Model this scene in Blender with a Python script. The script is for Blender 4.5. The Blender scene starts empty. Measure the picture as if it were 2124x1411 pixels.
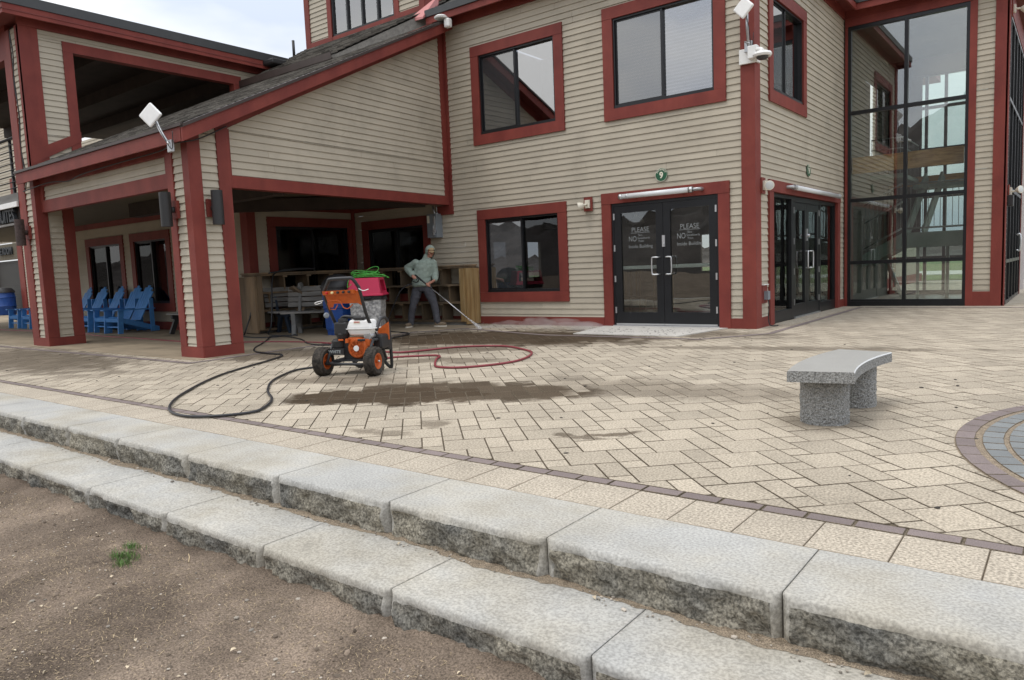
import bpy, bmesh, math, random
from mathutils import Vector, Matrix, noise
rnd = random.Random(7)
R = math.radians
scene = bpy.context.scene
COL = scene.collection

# ---------------------------------------------------------------- camera
H = 1.15
yaw, pitch, roll = R(-37.73155), R(-5.57263), R(-2.34226)
fw = Vector((math.sin(yaw)*math.cos(pitch), math.cos(yaw)*math.cos(pitch), math.sin(pitch)))
rt = Vector((math.cos(yaw), -math.sin(yaw), 0)); up = rt.cross(fw)
c_, s_ = math.cos(roll), math.sin(roll)
rt2 = rt*c_ + up*s_; up2 = up*c_ - rt*s_
cam = bpy.data.cameras.new("camera"); camo = bpy.data.objects.new("camera", cam); COL.objects.link(camo)
m = Matrix.Identity(4)
for i, v in enumerate((rt2, up2, -fw)):
    m[0][i], m[1][i], m[2][i] = v
m[0][3], m[1][3], m[2][3] = 0, 0, H
camo.matrix_world = m
cam.sensor_width = 36; cam.lens = 1522.14/2124*36; cam.clip_end = 2000; cam.clip_start = .05
scene.camera = camo

# ---------------------------------------------------------------- light
SUN_EL, SUN_AZ = R(66), Vector((-.42, -.80, 0)).normalized()
w = bpy.data.worlds.new("World"); scene.world = w; w.use_nodes = True
nt = w.node_tree; N = nt.nodes; Lk = nt.links
N.clear()
sky = N.new('ShaderNodeTexSky'); sky.sky_type = 'NISHITA'; sky.sun_disc = False
sky.sun_elevation = SUN_EL; sky.sun_rotation = math.atan2(SUN_AZ.x, SUN_AZ.y); sky.air_density = 1; sky.dust_density = 2.5
tc = N.new('ShaderNodeTexCoord')
mp = N.new('ShaderNodeMapping'); mp.inputs['Scale'].default_value = (1, 1, 2.6)
nz = N.new('ShaderNodeTexNoise'); nz.inputs['Scale'].default_value = 2.2; nz.inputs['Detail'].default_value = 5; nz.inputs['Roughness'].default_value = .5
cr = N.new('ShaderNodeValToRGB'); cr.color_ramp.elements[0].position = .36; cr.color_ramp.elements[1].position = .62
cr.color_ramp.elements[0].color = (5.5, 6.1, 7.3, 1); cr.color_ramp.elements[1].color = (10., 9.9, 9.6, 1)
mx = N.new('ShaderNodeMixRGB'); mx.inputs[0].default_value = .93
bgn = N.new('ShaderNodeBackground'); bgn.inputs['Strength'].default_value = .1
out = N.new('ShaderNodeOutputWorld')
Lk.new(tc.outputs['Generated'], mp.inputs['Vector']); Lk.new(mp.outputs[0], nz.inputs['Vector'])
Lk.new(nz.outputs['Fac'], cr.inputs[0]); Lk.new(sky.outputs[0], mx.inputs[1]); Lk.new(cr.outputs[0], mx.inputs[2])
sx_ = N.new('ShaderNodeSeparateXYZ'); Lk.new(tc.outputs['Generated'], sx_.inputs[0])
zr_ = N.new('ShaderNodeMapRange'); zr_.inputs[1].default_value = .0; zr_.inputs[2].default_value = 1.; zr_.inputs[3].default_value = .62; zr_.inputs[4].default_value = 1.55; Lk.new(sx_.outputs[2], zr_.inputs[0])
ml_ = N.new('ShaderNodeVectorMath'); ml_.operation = 'SCALE'; Lk.new(mx.outputs[0], ml_.inputs[0]); Lk.new(zr_.outputs[0], ml_.inputs['Scale'])
Lk.new(ml_.outputs[0], bgn.inputs[0]); Lk.new(bgn.outputs[0], out.inputs[0])
sl = bpy.data.lights.new("sun", 'SUN'); sl.energy = .6; sl.angle = R(14); sl.color = (1, .95, .88)
so = bpy.data.objects.new("sun", sl); COL.objects.link(so)
sdir = Vector((SUN_AZ.x*math.cos(SUN_EL), SUN_AZ.y*math.cos(SUN_EL), math.sin(SUN_EL)))
so.rotation_euler = sdir.to_track_quat('Z', 'Y').to_euler(); so.location = (0, -5, 20)
scene.view_settings.view_transform = 'Standard'; scene.view_settings.look = 'None'
scene.view_settings.gamma = 1; scene.view_settings.exposure = .68
scene.render.engine = 'CYCLES'
scene.cycles.max_bounces = 8; scene.cycles.volume_bounces = 3; scene.cycles.transparent_max_bounces = 16
scene.render.resolution_x = 1024; scene.render.resolution_y = 680

# ---------------------------------------------------------------- materials
def mat(name, col, rough=.7, metal=0., var=.0, vscale=3., bump=0., bscale=60., island=0., col2=None, streak=None,
        speck=0., sscale=180., dirt=0., spec=.5, bdist=.004):
    """principled material: base colour x large noise x island tone x speckle, with bump"""
    M = bpy.data.materials.new(name); M.use_nodes = True
    t = M.node_tree; n = t.nodes; l = t.links
    p = n['Principled BSDF']; p.inputs['Roughness'].default_value = rough; p.inputs['Metallic'].default_value = metal
    p.inputs['Specular IOR Level'].default_value = spec
    co = n.new('ShaderNodeTexCoord'); vec = co.outputs['Object']
    if streak:
        mpn = n.new('ShaderNodeMapping'); mpn.inputs['Scale'].default_value = streak; l.new(vec, mpn.inputs[0]); vec = mpn.outputs[0]
    rgb = n.new('ShaderNodeRGB'); rgb.outputs[0].default_value = (*col, 1); cur = rgb.outputs[0]
    def noisef(scale, detail=4, v=None, rough=.55):
        q = n.new('ShaderNodeTexNoise'); q.inputs['Scale'].default_value = scale; q.inputs['Detail'].default_value = detail
        q.inputs['Roughness'].default_value = rough
        l.new(v or vec, q.inputs['Vector']); return q.outputs['Fac']
    def mrange(f, a, b, lo=.3, hi=.7):
        q = n.new('ShaderNodeMapRange'); q.inputs[1].default_value = lo; q.inputs[2].default_value = hi
        q.inputs[3].default_value = a; q.inputs[4].default_value = b; l.new(f, q.inputs[0]); return q.outputs[0]
    def mul(c, f):
        q = n.new('ShaderNodeVectorMath'); q.operation = 'SCALE'; l.new(c, q.inputs[0]); l.new(f, q.inputs['Scale']); return q.outputs[0]
    if col2:
        q = n.new('ShaderNodeMixRGB'); q.inputs[2].default_value = (*col2, 1); l.new(cur, q.inputs[1])
        l.new(mrange(noisef(vscale), 0, 1, .38, .62), q.inputs[0]); cur = q.outputs[0]
    if var: cur = mul(cur, mrange(noisef(vscale*1.7), 1-var, 1+var))
    if island:
        g = n.new('ShaderNodeNewGeometry'); cur = mul(cur, mrange(g.outputs['Random Per Island'], 1-island, 1+island, 0, 1))
    if speck: cur = mul(cur, mrange(noisef(sscale, 2, co.outputs['Object']), 1-speck, 1+speck, .35, .65))
    if dirt:
        cur = mul(cur, mrange(noisef(1.3, 6, co.outputs['Object'], .65), 1-dirt, 1, .3, .5))
    l.new(cur, p.inputs['Base Color'])
    if bump:
        b = n.new('ShaderNodeBump'); b.inputs['Strength'].default_value = bump; b.inputs['Distance'].default_value = bdist
        l.new(noisef(bscale, 6), b.inputs['Height']); l.new(b.outputs[0], p.inputs['Normal'])
    return M

def glassmat(name, refl, tint, rough=.0, wob=.0, body=0., bodycol=(.1, .1, .1), top=1.):
    M = bpy.data.materials.new(name); M.use_nodes = True
    t = M.node_tree; n = t.nodes; l = t.links; n.clear()
    o = n.new('ShaderNodeOutputMaterial'); mx = n.new('ShaderNodeMixShader'); tr = n.new('ShaderNodeBsdfTransparent')
    gl = n.new('ShaderNodeBsdfGlossy'); gl.inputs['Roughness'].default_value = rough; tr.inputs[0].default_value = (*tint, 1)
    lw = n.new('ShaderNodeLayerWeight'); lw.inputs['Blend'].default_value = .25
    mr = n.new('ShaderNodeMapRange'); mr.inputs[3].default_value = refl; mr.inputs[4].default_value = top
    l.new(lw.outputs['Fresnel'], mr.inputs[0]); l.new(mr.outputs[0], mx.inputs[0])
    if wob:
        co = n.new('ShaderNodeTexCoord'); q = n.new('ShaderNodeTexNoise'); q.inputs['Scale'].default_value = 1.6; q.inputs['Detail'].default_value = 1
        l.new(co.outputs['Object'], q.inputs[0]); b = n.new('ShaderNodeBump'); b.inputs['Strength'].default_value = 1; b.inputs['Distance'].default_value = wob
        l.new(q.outputs['Fac'], b.inputs['Height']); l.new(b.outputs[0], gl.inputs['Normal'])
    src = tr.outputs[0]
    if body:
        df = n.new('ShaderNodeBsdfDiffuse'); df.inputs[0].default_value = (*bodycol, 1); m2 = n.new('ShaderNodeMixShader'); m2.inputs[0].default_value = body
        l.new(src, m2.inputs[1]); l.new(df.outputs[0], m2.inputs[2]); src = m2.outputs[0]
    l.new(src, mx.inputs[1]); l.new(gl.outputs[0], mx.inputs[2]); l.new(mx.outputs[0], o.inputs[0])
    return M

SID = mat("siding_paint", (.445, .40, .32), .62, var=.05, vscale=.9, island=.05, bump=.25, bscale=90, dirt=.16, spec=0.15)
RED = mat("red_stain", (.17, .033, .026), .6, col2=(.205, .043, .032), vscale=2.2, var=.1, bump=.5, bscale=40, island=.06, streak=(1, 1, .6), dirt=.12, spec=0.3)
REDD = mat("red_soffit", (.16, .03, .024), .7, var=.12, bump=.2)
SHING = mat("shingle", (.2, .19, .172), .95, island=.55, var=.2, vscale=9, speck=.35, sscale=300, bump=.5, bscale=200, spec=0.15)
COPING = mat("coping_metal", (.055, .058, .06), .5, .3, var=.08)
GUTTER = mat("gutter_metal", (.06, .045, .04), .45, .4, var=.1)
BLK = mat("black_frame", (.012, .013, .015), .35, .2, var=.1)
BLKP = mat("black_plastic", (.02, .02, .021), .5, bump=.1)
ALU = mat("aluminium", (.62, .63, .64), .35, .9)
WHT = mat("white_plastic", (.78, .78, .76), .4, var=.04, vscale=8)
CREAM = mat("cream_plastic", (.66, .62, .52), .45)
PBAR = mat("push_bar_grey", (.85, .87, .87), .5)
GREYM = mat("grey_metal", (.24, .27, .3), .5, .3, var=.08)
GALV = mat("galvanised", (.45, .46, .47), .4, .8, var=.2, vscale=12)
DKWOOD = mat("dark_wood", (.035, .024, .018), .8, var=.3, vscale=2)
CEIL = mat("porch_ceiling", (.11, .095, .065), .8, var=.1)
WOOD = mat("shelf_wood", (.22, .15, .085), .8, col2=(.14, .105, .07), vscale=3, streak=(1, 1, .25), var=.25, bump=.3, bscale=30, island=.3)
WOODP = mat("shelf_post_wood", (.36, .25, .115), .75, col2=(.25, .15, .055), vscale=4, streak=(3, 3, .3), var=.2, bump=.3, bscale=30)
GLULAM = mat("glulam", (.75, .42, .15), .6, col2=(.5, .25, .08), vscale=3, streak=(1, 1, 8), var=.15)
GREYW = mat("weathered_wood", (.17, .165, .155), .85, var=.3, vscale=4, bump=.3, streak=(.3, .3, 1), island=.15)
DECK = mat("porch_floor", (.30, .245, .175), .8, var=.18, vscale=1.5, bump=.2, dirt=.35, streak=(.35, 1, 1), spec=0.15)
CONC = mat("concrete", (.5, .48, .44), .85, var=.1, speck=.1, sscale=120, dirt=.2, spec=0.15)
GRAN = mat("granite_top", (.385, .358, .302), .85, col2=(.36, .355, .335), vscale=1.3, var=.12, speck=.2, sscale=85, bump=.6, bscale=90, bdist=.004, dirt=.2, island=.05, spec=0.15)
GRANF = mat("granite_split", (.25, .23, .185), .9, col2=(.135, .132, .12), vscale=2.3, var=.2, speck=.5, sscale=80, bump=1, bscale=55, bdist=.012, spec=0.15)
GRANB = mat("granite_bench_top", (.37, .363, .34), .32, var=.05, speck=.2, sscale=220)
GRANE = mat("granite_bench_arris", (.6, .61, .6), .5)
GRANR = mat("granite_bench_rough", (.27, .27, .26), .85, speck=.5, sscale=120, bump=1, bscale=60, bdist=.02)
SLR = mat("sailor_paver", (.385, .337, .27), .85, var=.06, speck=.36, sscale=85, island=.05, bump=.5, bscale=160, bdist=.003, dirt=.12, spec=0.15)
MAUV = mat("mauve_paver", (.195, .16, .152), .8, var=.08, speck=.16, sscale=160, island=.12, bump=.4, bscale=160, spec=0.15)
BLUEP = mat("blue_paver", (.165, .175, .175), .75, var=.08, speck=.16, sscale=160, island=.14, bump=.4, bscale=160)
JSOFT = mat("joint_soft", (.3, .25, .19), .95)
JOINT = mat("joint_sand", (.135, .11, .08), .95, var=.3, vscale=30, speck=.4, sscale=220, spec=0.15)
SAND = mat("sand", (.23, .185, .135), .95, var=.25, vscale=14, speck=.5, sscale=200, bump=.7, bscale=160, spec=0.15)
DIRT = mat("dirt", (.215, .168, .128), .97, col2=(.13, .10, .076), vscale=1.5, var=.3, speck=.4, sscale=120, bump=1, bscale=90, bdist=.012, spec=0.15)
STRAW = mat("straw", (.4, .31, .19), .9, island=.55)
GRASS = mat("grass", (.085, .17, .035), .7, island=.4)
LAWN = mat("lawn", (.11, .15, .05), .9, var=.3, vscale=.5)
LEAF = mat("leaf", (.03, .05, .022), .85, island=.5)
BARK = mat("bark", (.08, .062, .05), .95, var=.3)
HILLM = mat("hill_wood", (.055, .045, .04), .98, var=.5, vscale=.12, bump=1, bscale=1)
BLUE = mat("blue_paint", (.07, .26, .62), .45, var=.1, vscale=6)
BLUED = mat("blue_plastic", (.008, .06, .27), .4, var=.08)
PINK = mat("pink_lid", (.62, .025, .09), .42, var=.04, speck=.06)
TERR = bpy.data.materials.new  # placeholder replaced below
TERRAZ = mat("mottled_bin", (.55, .54, .52), .7, speck=.0, col2=(.22, .22, .22), vscale=14, var=.35)
ORANGE = mat("orange_plastic", (.55, .115, .022), .45, var=.12, vscale=10, dirt=.3, spec=.35)
RUB = mat("rubber", (.03, .027, .024), .85, var=.3, vscale=20, col2=(.07, .06, .05), spec=.2)
TUBEG = mat("frame_tube", (.03, .031, .033), .5, .1, var=.15, vscale=20)
GREEN = mat("green_cord", (.1, .5, .08), .5)
HOSEB = mat("black_hose", (.018, .019, .022), .45)
HOSER = mat("red_hose", (.22, .035, .045), .5, var=.1)
SKIN = mat("skin", (.46, .22, .155), .55)
HOOD = mat("hoodie_fleece", (.27, .33, .285), .9, var=.14, vscale=9, bump=.6, bscale=60, bdist=.01)
PANT = mat("trousers", (.065, .066, .078), .85, var=.14, vscale=8, bump=.6, bscale=45, bdist=.01)
BOOT = mat("boot_suede", (.2, .15, .1), .8, var=.2, vscale=20)
SOLE = mat("boot_sole", (.6, .56, .48), .7)
CAPM = mat("cap_cloth", (.36, .26, .14), .8)
GRN = mat("sign_green", (.012, .09, .04), .4)
IVORY = mat("sign_ivory", (.75, .72, .6), .5)
LETT = mat("letters_dark", (.03, .035, .04), .6, var=.3)
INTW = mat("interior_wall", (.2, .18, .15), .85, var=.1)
INTF = mat("interior_floor", (.13, .12, .11), .35, var=.1)
STG = mat("stair_steel", (.26, .33, .28), .5, var=.1)
STL = mat("stair_rail", (.32, .34, .32), .45, .3)
BLIND = mat("blind_slat", (.85, .8, .78), .6)
VINYL = mat("vinyl_letter", (.3, .32, .32), .6)
HAIR = mat("hair", (.03, .02, .014), .7)
GLU = glassmat("glass_upper", .36, (.62, .64, .68), wob=.0006)
GLL = glassmat("glass_lower", .05, (.5, .52, .53), wob=.0010)
GLP = glassmat('glass_porch', .03, (.45, .46, .45), top=.22)
GLD = glassmat("glass_door", .13, (.85, .88, .85), wob=.0022)
GLS = glassmat("glass_screen", .24, (.32, .34, .36), body=.2, bodycol=(.2, .22, .23))
GLC = glassmat("glass_clear", .20, (.93, .97, .95), wob=.0006)

def paver_mat():
    M = mat("tan_paver", (.385, .334, .262), .86, var=.06, vscale=.7, speck=.32, sscale=80, island=.12, bump=.6, bscale=150, bdist=.003, dirt=.2, spec=0.15)
    t = M.node_tree; n = t.nodes; l = t.links; p = n['Principled BSDF']
    base = p.inputs['Base Color'].links[0].from_socket
    geo = n.new('ShaderNodeNewGeometry')
    nzv = n.new('ShaderNodeTexNoise'); nzv.inputs['Scale'].default_value = 2.3; nzv.inputs['Detail'].default_value = 8; nzv.inputs['Roughness'].default_value = .74
    l.new(geo.outputs['Position'], nzv.inputs[0])
    cx = n.new('ShaderNodeVectorMath'); cx.operation = 'SUBTRACT'; cx.inputs[1].default_value = (.5, .5, .5); l.new(nzv.outputs['Color'], cx.inputs[0])
    isl = n.new('ShaderNodeMapRange'); isl.inputs[3].default_value = -.16; isl.inputs[4].default_value = .16; l.new(geo.outputs['Random Per Island'], isl.inputs[0])
    def ell(x, y, rx, ry, rot, soft, amt, warp):
        amt = min(.93, amt*1.16)
        sc = n.new('ShaderNodeVectorMath'); sc.operation = 'SCALE'; sc.inputs['Scale'].default_value = warp*1.5; l.new(cx.outputs[0], sc.inputs[0])
        ad = n.new('ShaderNodeVectorMath'); l.new(geo.outputs['Position'], ad.inputs[0]); l.new(sc.outputs[0], ad.inputs[1])
        mpn = n.new('ShaderNodeMapping'); mpn.vector_type = 'TEXTURE'; mpn.inputs['Location'].default_value = (x, y, 0); mpn.inputs['Rotation'].default_value = (0, 0, rot)
        mpn.inputs['Scale'].default_value = (rx, ry, 50); l.new(ad.outputs[0], mpn.inputs[0])
        ln = n.new('ShaderNodeVectorMath'); ln.operation = 'LENGTH'; l.new(mpn.outputs[0], ln.inputs[0])
        mr = n.new('ShaderNodeMapRange'); mr.interpolation_type = 'SMOOTHSTEP'; mr.inputs[1].default_value = 1-soft; mr.inputs[2].default_value = 1+soft; mr.inputs[3].default_value = amt; mr.inputs[4].default_value = 0
        ad2 = n.new('ShaderNodeMath'); ad2.operation = 'ADD'; l.new(ln.outputs['Value'], ad2.inputs[0]); l.new(isl.outputs[0], ad2.inputs[1]); l.new(ad2.outputs[0], mr.inputs[0]); return mr.outputs[0]
    E_ = [(-5.1, 4.72, 1.02, .46, R(30), .12, .8, .5), (-4.6, 5.2, 1.2, .56, R(22), .2, .75, .6), (-5.3, 4.35, .25, .14, R(10), .15, .85, .25),
          (-3.0, 6.05, 1.3, .45, R(8), .6, .35, 1.2), (-2.75, 4.1, .1, .05, 0, .3, .55, .2), (-2.45, 4.32, .26, .06, R(50), .3, .6, .3), (-2.55, 4.1, .13, .04, R(20), .3, .5, .2),
          (-7.6, 9.6, 2.8, 1.35, R(14), .3, .8, 1.3), (-5.0, 10.9, 1.6, .5, 0, .5, .5, .8), (-7.3, 7.9, 1.1, .45, R(20), .3, .55, 1.0), (-6.5, 6.9, .8, .3, R(20), .3, .45, .8),
          (-6.4, 5.2, .8, .3, R(20), .4, .5, .6), (-13.5, 4.6, 3.2, .9, R(-4), .4, .55, 1.3), (-9.4, 6.6, .9, .8, R(50), .5, .6, .8), (-3.0, 9.4, 2.2, .16, R(12), .5, .4, .6),
          (-3.85, 3.95, .12, .1, 0, .4, .45, .4), (-4.05, 3.55, .3, .07, 0, .4, .4, .4), (-1.4, 5.25, .28, .24, 0, .5, .35, .1), (-1.3, 6.0, .25, .22, 0, .5, .35, .1), (-8.5, 8.5, .5, 1.7, R(-20), .4, .6, .8)]
    cur = None
    for e in E_:
        o = ell(*e)
        if cur is None: cur = o; continue
        q = n.new('ShaderNodeMath'); q.operation = 'MAXIMUM'; l.new(cur, q.inputs[0]); l.new(o, q.inputs[1]); cur = q.outputs[0]
    mixc = n.new('ShaderNodeMixRGB'); mixc.blend_type = 'MULTIPLY'; mixc.inputs[2].default_value = (.12, .088, .062, 1)
    sp_ = n.new('ShaderNodeMapRange'); sp_.inputs[3].default_value = .15; sp_.inputs[4].default_value = .03; l.new(cur, sp_.inputs[0]); l.new(sp_.outputs[0], p.inputs['Specular IOR Level'])
    l.new(cur, mixc.inputs[0]); l.new(base, mixc.inputs[1]); l.new(mixc.outputs[0], p.inputs['Base Color'])
    mr = n.new('ShaderNodeMapRange'); mr.inputs[3].default_value = .86; mr.inputs[4].default_value = .7; l.new(cur, mr.inputs[0]); l.new(mr.outputs[0], p.inputs['Roughness'])
    return M
PAV = paver_mat()

# ---------------------------------------------------------------- builders
def obj(name, bm, m, parent=None, kind=None, world=True, smooth=False):
    me = bpy.data.meshes.new(name)
    if parent is not None and world:
        bmesh.ops.transform(bm, matrix=wmat(parent).inverted(), verts=bm.verts)
    bm.to_mesh(me); bm.free()
    o = bpy.data.objects.new(name, me); COL.objects.link(o)
    for k in (m if isinstance(m, (list, tuple)) else [m]): me.materials.append(k)
    if parent is not None: o.parent = parent
    if kind: o['kind'] = kind
    if smooth:
        for f in me.polygons: f.use_smooth = True
        if smooth == 'auto':
            try: me.set_sharp_from_angle(angle=R(40))
            except Exception: pass
    return o
def wmat(o):
    M = Matrix.LocRotScale(o.location, o.rotation_euler, None)
    return wmat(o.parent) @ M if o.parent else M
def tag(o, label, cat, group=None):
    o['label'] = label; o['category'] = cat
    if group: o['group'] = group
    return o
def thing(name, label, cat, loc=(0, 0, 0), rz=0, group=None):
    o = bpy.data.objects.new(name, None); COL.objects.link(o); o.empty_display_size = .1
    o.location = loc; o.rotation_euler = (0, 0, rz)
    return tag(o, label, cat, group)
def copy_tree(o, loc, rz, label, parent=None):
    c = o.copy(); COL.objects.link(c)
    if parent is None: c.location = loc; c.rotation_euler = (0, 0, rz); c['label'] = label
    else: c.parent = parent
    for ch in list(o.children): copy_tree(ch, None, None, None, c)
    return c
def BM(): return bmesh.new()

class Fr:
    """a wall frame: O origin, u along, v up, n outward"""
    def __init__(s, O, u, n, v=(0, 0, 1)):
        s.O = Vector(O); s.u = Vector(u).normalized(); s.n = Vector(n).normalized(); s.v = Vector(v).normalized()
    def p(s, a, b, c=0): return s.O + s.u*a + s.v*b + s.n*c
    def box(s, bm, a0, a1, b0, b1, c0, c1, bev=0):
        P = [s.p(a, b, c) for c in (c0, c1) for b in (b0, b1) for a in (a0, a1)]
        hexa(bm, P, bev)
    def quad(s, bm, pts, c=0):
        bm.faces.new([bm.verts.new(s.p(a, b, c)) for a, b in pts])
    def prism(s, bm, pts, c0, c1):
        prism(bm, [s.p(a, b, c0) for a, b in pts], [s.p(a, b, c1) for a, b in pts])
def hexa(bm, P, bev=0):
    v = [bm.verts.new(p) for p in P]
    fs = [bm.faces.new([v[i] for i in f]) for f in ((0, 2, 3, 1), (4, 5, 7, 6), (0, 1, 5, 4), (2, 6, 7, 3), (0, 4, 6, 2), (1, 3, 7, 5))]
    bmesh.ops.recalc_face_normals(bm, faces=fs)
    if bev:
        es = set(e for f in fs for e in f.edges)
        bmesh.ops.bevel(bm, geom=list(es), offset=bev, segments=2, affect='EDGES', profile=.5)
def prism(bm, A, B):
    a = [bm.verts.new(p) for p in A]; b = [bm.verts.new(p) for p in B]; k = len(a)
    fs = [bm.faces.new(a[::-1]), bm.faces.new(b)] + [bm.faces.new((a[i], a[(i+1) % k], b[(i+1) % k], b[i])) for i in range(k)]
    bmesh.ops.recalc_face_normals(bm, faces=fs)
def box(bm, x0, x1, y0, y1, z0, z1, bev=0):
    hexa(bm, [Vector((x, y, z)) for z in (z0, z1) for y in (y0, y1) for x in (x0, x1)], bev)
def obox(bm, c, sx, sy, sz, rz=0, rx=0, ry=0, bev=0):
    M = Matrix.Translation(Vector(c)) @ Matrix.Rotation(rz, 4, 'Z') @ Matrix.Rotation(ry, 4, 'Y') @ Matrix.Rotation(rx, 4, 'X')
    hexa(bm, [M @ Vector((x*sx/2, y*sy/2, z*sz/2)) for z in (-1, 1) for y in (-1, 1) for x in (-1, 1)], bev)
def beam(bm, a, b, w, h, upv=(0, 0, 1), bev=0):
    """rectangular bar from a to b, w sideways, h along up"""
    a = Vector(a); b = Vector(b); d = (b-a).normalized(); s = d.cross(Vector(upv)).normalized(); t = s.cross(d)
    hexa(bm, [q + s*x*w/2 + t*z*h/2 for q in (a, b) for z in (-1, 1) for x in (-1, 1)], bev)
def smoothpath(pts, n=8):
    P = [Vector(p) for p in pts]; o = []
    for i in range(len(P)-1):
        p0 = P[max(i-1, 0)]; p1 = P[i]; p2 = P[i+1]; p3 = P[min(i+2, len(P)-1)]
        for k in range(n):
            t = k/n; o.append(.5*((2*p1)+(p2-p0)*t+(2*p0-5*p1+4*p2-p3)*t*t+(3*p1-p0-3*p2+p3)*t**3))
    o.append(P[-1]); return o
def tube(bm, pts, r, seg=10, smooth=0, caps=True):
    if smooth: pts = smoothpath(pts, smooth)
    pts = [Vector(p) for p in pts]; rings = []; ref = None
    for i, p in enumerate(pts):
        d = (pts[min(i+1, len(pts)-1)]-pts[max(i-1, 0)]).normalized()
        if ref is None: ref = d.orthogonal().normalized()
        ref = (ref - d*ref.dot(d)).normalized(); b = d.cross(ref)
        rr = r[i] if isinstance(r, (list, tuple)) else r
        rings.append([bm.verts.new(p+(ref*math.cos(2*math.pi*k/seg)+b*math.sin(2*math.pi*k/seg))*rr) for k in range(seg)])
    fs = []
    for i in range(len(rings)-1):
        for k in range(seg):
            f = bm.faces.new((rings[i][k], rings[i][(k+1) % seg], rings[i+1][(k+1) % seg], rings[i+1][k])); f.smooth = True; fs.append(f)
    if caps: fs += [bm.faces.new(rings[0][::-1]), bm.faces.new(rings[-1])]
    bmesh.ops.recalc_face_normals(bm, faces=fs)
def cyl(bm, a, b, r, seg=20): tube(bm, [a, b], r, seg)
def lathe(bm, c, axis, prof, seg=32, caps=True):
    """prof: list of (along, radius)"""
    ax = Vector(axis).normalized(); e1 = ax.orthogonal().normalized(); e2 = ax.cross(e1); c = Vector(c); rings = []
    for h, r in prof:
        rings.append([bm.verts.new(c+ax*h+(e1*math.cos(2*math.pi*k/seg)+e2*math.sin(2*math.pi*k/seg))*max(r, 1e-4)) for k in range(seg)])
    fs = []
    for i in range(len(rings)-1):
        for k in range(seg): fs.append(bm.faces.new((rings[i][k], rings[i][(k+1) % seg], rings[i+1][(k+1) % seg], rings[i+1][k])))
    if caps: fs += [bm.faces.new(rings[0][::-1]), bm.faces.new(rings[-1])]
    bmesh.ops.recalc_face_normals(bm, faces=fs)
def bake(o):
    """replace an object's mesh by its modified mesh"""
    dg = bpy.context.evaluated_depsgraph_get(); me = bpy.data.meshes.new_from_object(o.evaluated_get(dg), depsgraph=dg)
    o.modifiers.clear(); o.data = me
    return o
def text_bm(s, size, M, ext=.002, bold=0., align='CENTER', sx=1):
    cu = bpy.data.curves.new("t", 'FONT'); cu.body = s; cu.size = size; cu.extrude = ext; cu.offset = bold; cu.align_x = align; cu.align_y = 'CENTER'; cu.resolution_u = 4
    o = bpy.data.objects.new("t", cu); COL.objects.link(o)
    dg = bpy.context.evaluated_depsgraph_get(); me = bpy.data.meshes.new_from_object(o.evaluated_get(dg))
    bm = BM(); bm.from_mesh(me); bpy.data.objects.remove(o); bpy.data.meshes.remove(me)
    bmesh.ops.transform(bm, matrix=M @ Matrix.Diagonal((sx, 1, 1, 1)), verts=bm.verts); return bm
def joinbm(a, b):
    me = bpy.data.meshes.new("j"); b.to_mesh(me); a.from_mesh(me); bpy.data.meshes.remove(me); b.free()

def lap(bm, F, regions, holes=(), ex=.11, proud=.012, lo=2.4, hi=4.2, z0=None, seed=1):
    """lapped boards on frame F. regions: (v0,v1,uL0,uR0,uL1,uR1); holes: (u0,u1,v0,v1)"""
    rr = random.Random(seed)
    for (v0, v1, l0, r0, l1, r1) in regions:
        k0 = math.floor(v0/ex+1e-6); k = k0
        while k*ex < v1-1e-5:
            a = max(k*ex, v0); b = min((k+1)*ex, v1); k += 1
            if b-a < .004: continue
            def lr(v):
                t = (v-v0)/(v1-v0); return l0+(l1-l0)*t, r0+(r1-r0)*t
            la, ra = lr(a); lb, rb = lr(b)
            if ra-la < .01 and rb-lb < .01: continue
            ints = [(la, ra, lb, rb)]
            for (h0, h1, w0, w1) in holes:
                if w0 < (a+b)/2 < w1:
                    nx = []
                    for (p, q, p2, q2) in ints:
                        if h1 <= min(p, p2) or h0 >= max(q, q2): nx.append((p, q, p2, q2)); continue
                        if h0 > min(p, p2): nx.append((p, h0, p2, h0))
                        if h1 < max(q, q2): nx.append((h1, q, h1, q2))
                    ints = nx
            for (p, q, p2, q2) in ints:
                cuts = [0.]; L = max(q-p, q2-p2); x = rr.uniform(.3, hi)
                while x < L-.3: cuts.append(x/L); x += rr.uniform(lo, hi)
                cuts.append(1.)
                for i in range(len(cuts)-1):
                    s, e = cuts[i], cuts[i+1]; j = rr.uniform(-.0015, .0015); pr = proud+rr.uniform(-.0008, .0008); g = .0025 if i else 0
                    A = F.p(p+(q-p)*s+g, a+j, pr); B = F.p(p+(q-p)*e, a+j, pr); C = F.p(p2+(q2-p2)*e, b, -.005); D = F.p(p2+(q2-p2)*s+g, b, -.005)
                    A0 = F.p(p+(q-p)*s+g, a+j+.002, -.012); B0 = F.p(p+(q-p)*e, a+j+.002, -.012)
                    va, vb, vc, vd, v5, v6 = [bm.verts.new(x_) for x_ in (A, B, C, D, A0, B0)]
                    f1 = bm.faces.new((va, vb, vc, vd)); f2 = bm.faces.new((v5, v6, vb, va))
                    if F.u.cross(F.v).dot(F.n) < 0: f1.normal_flip(); f2.normal_flip()

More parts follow.
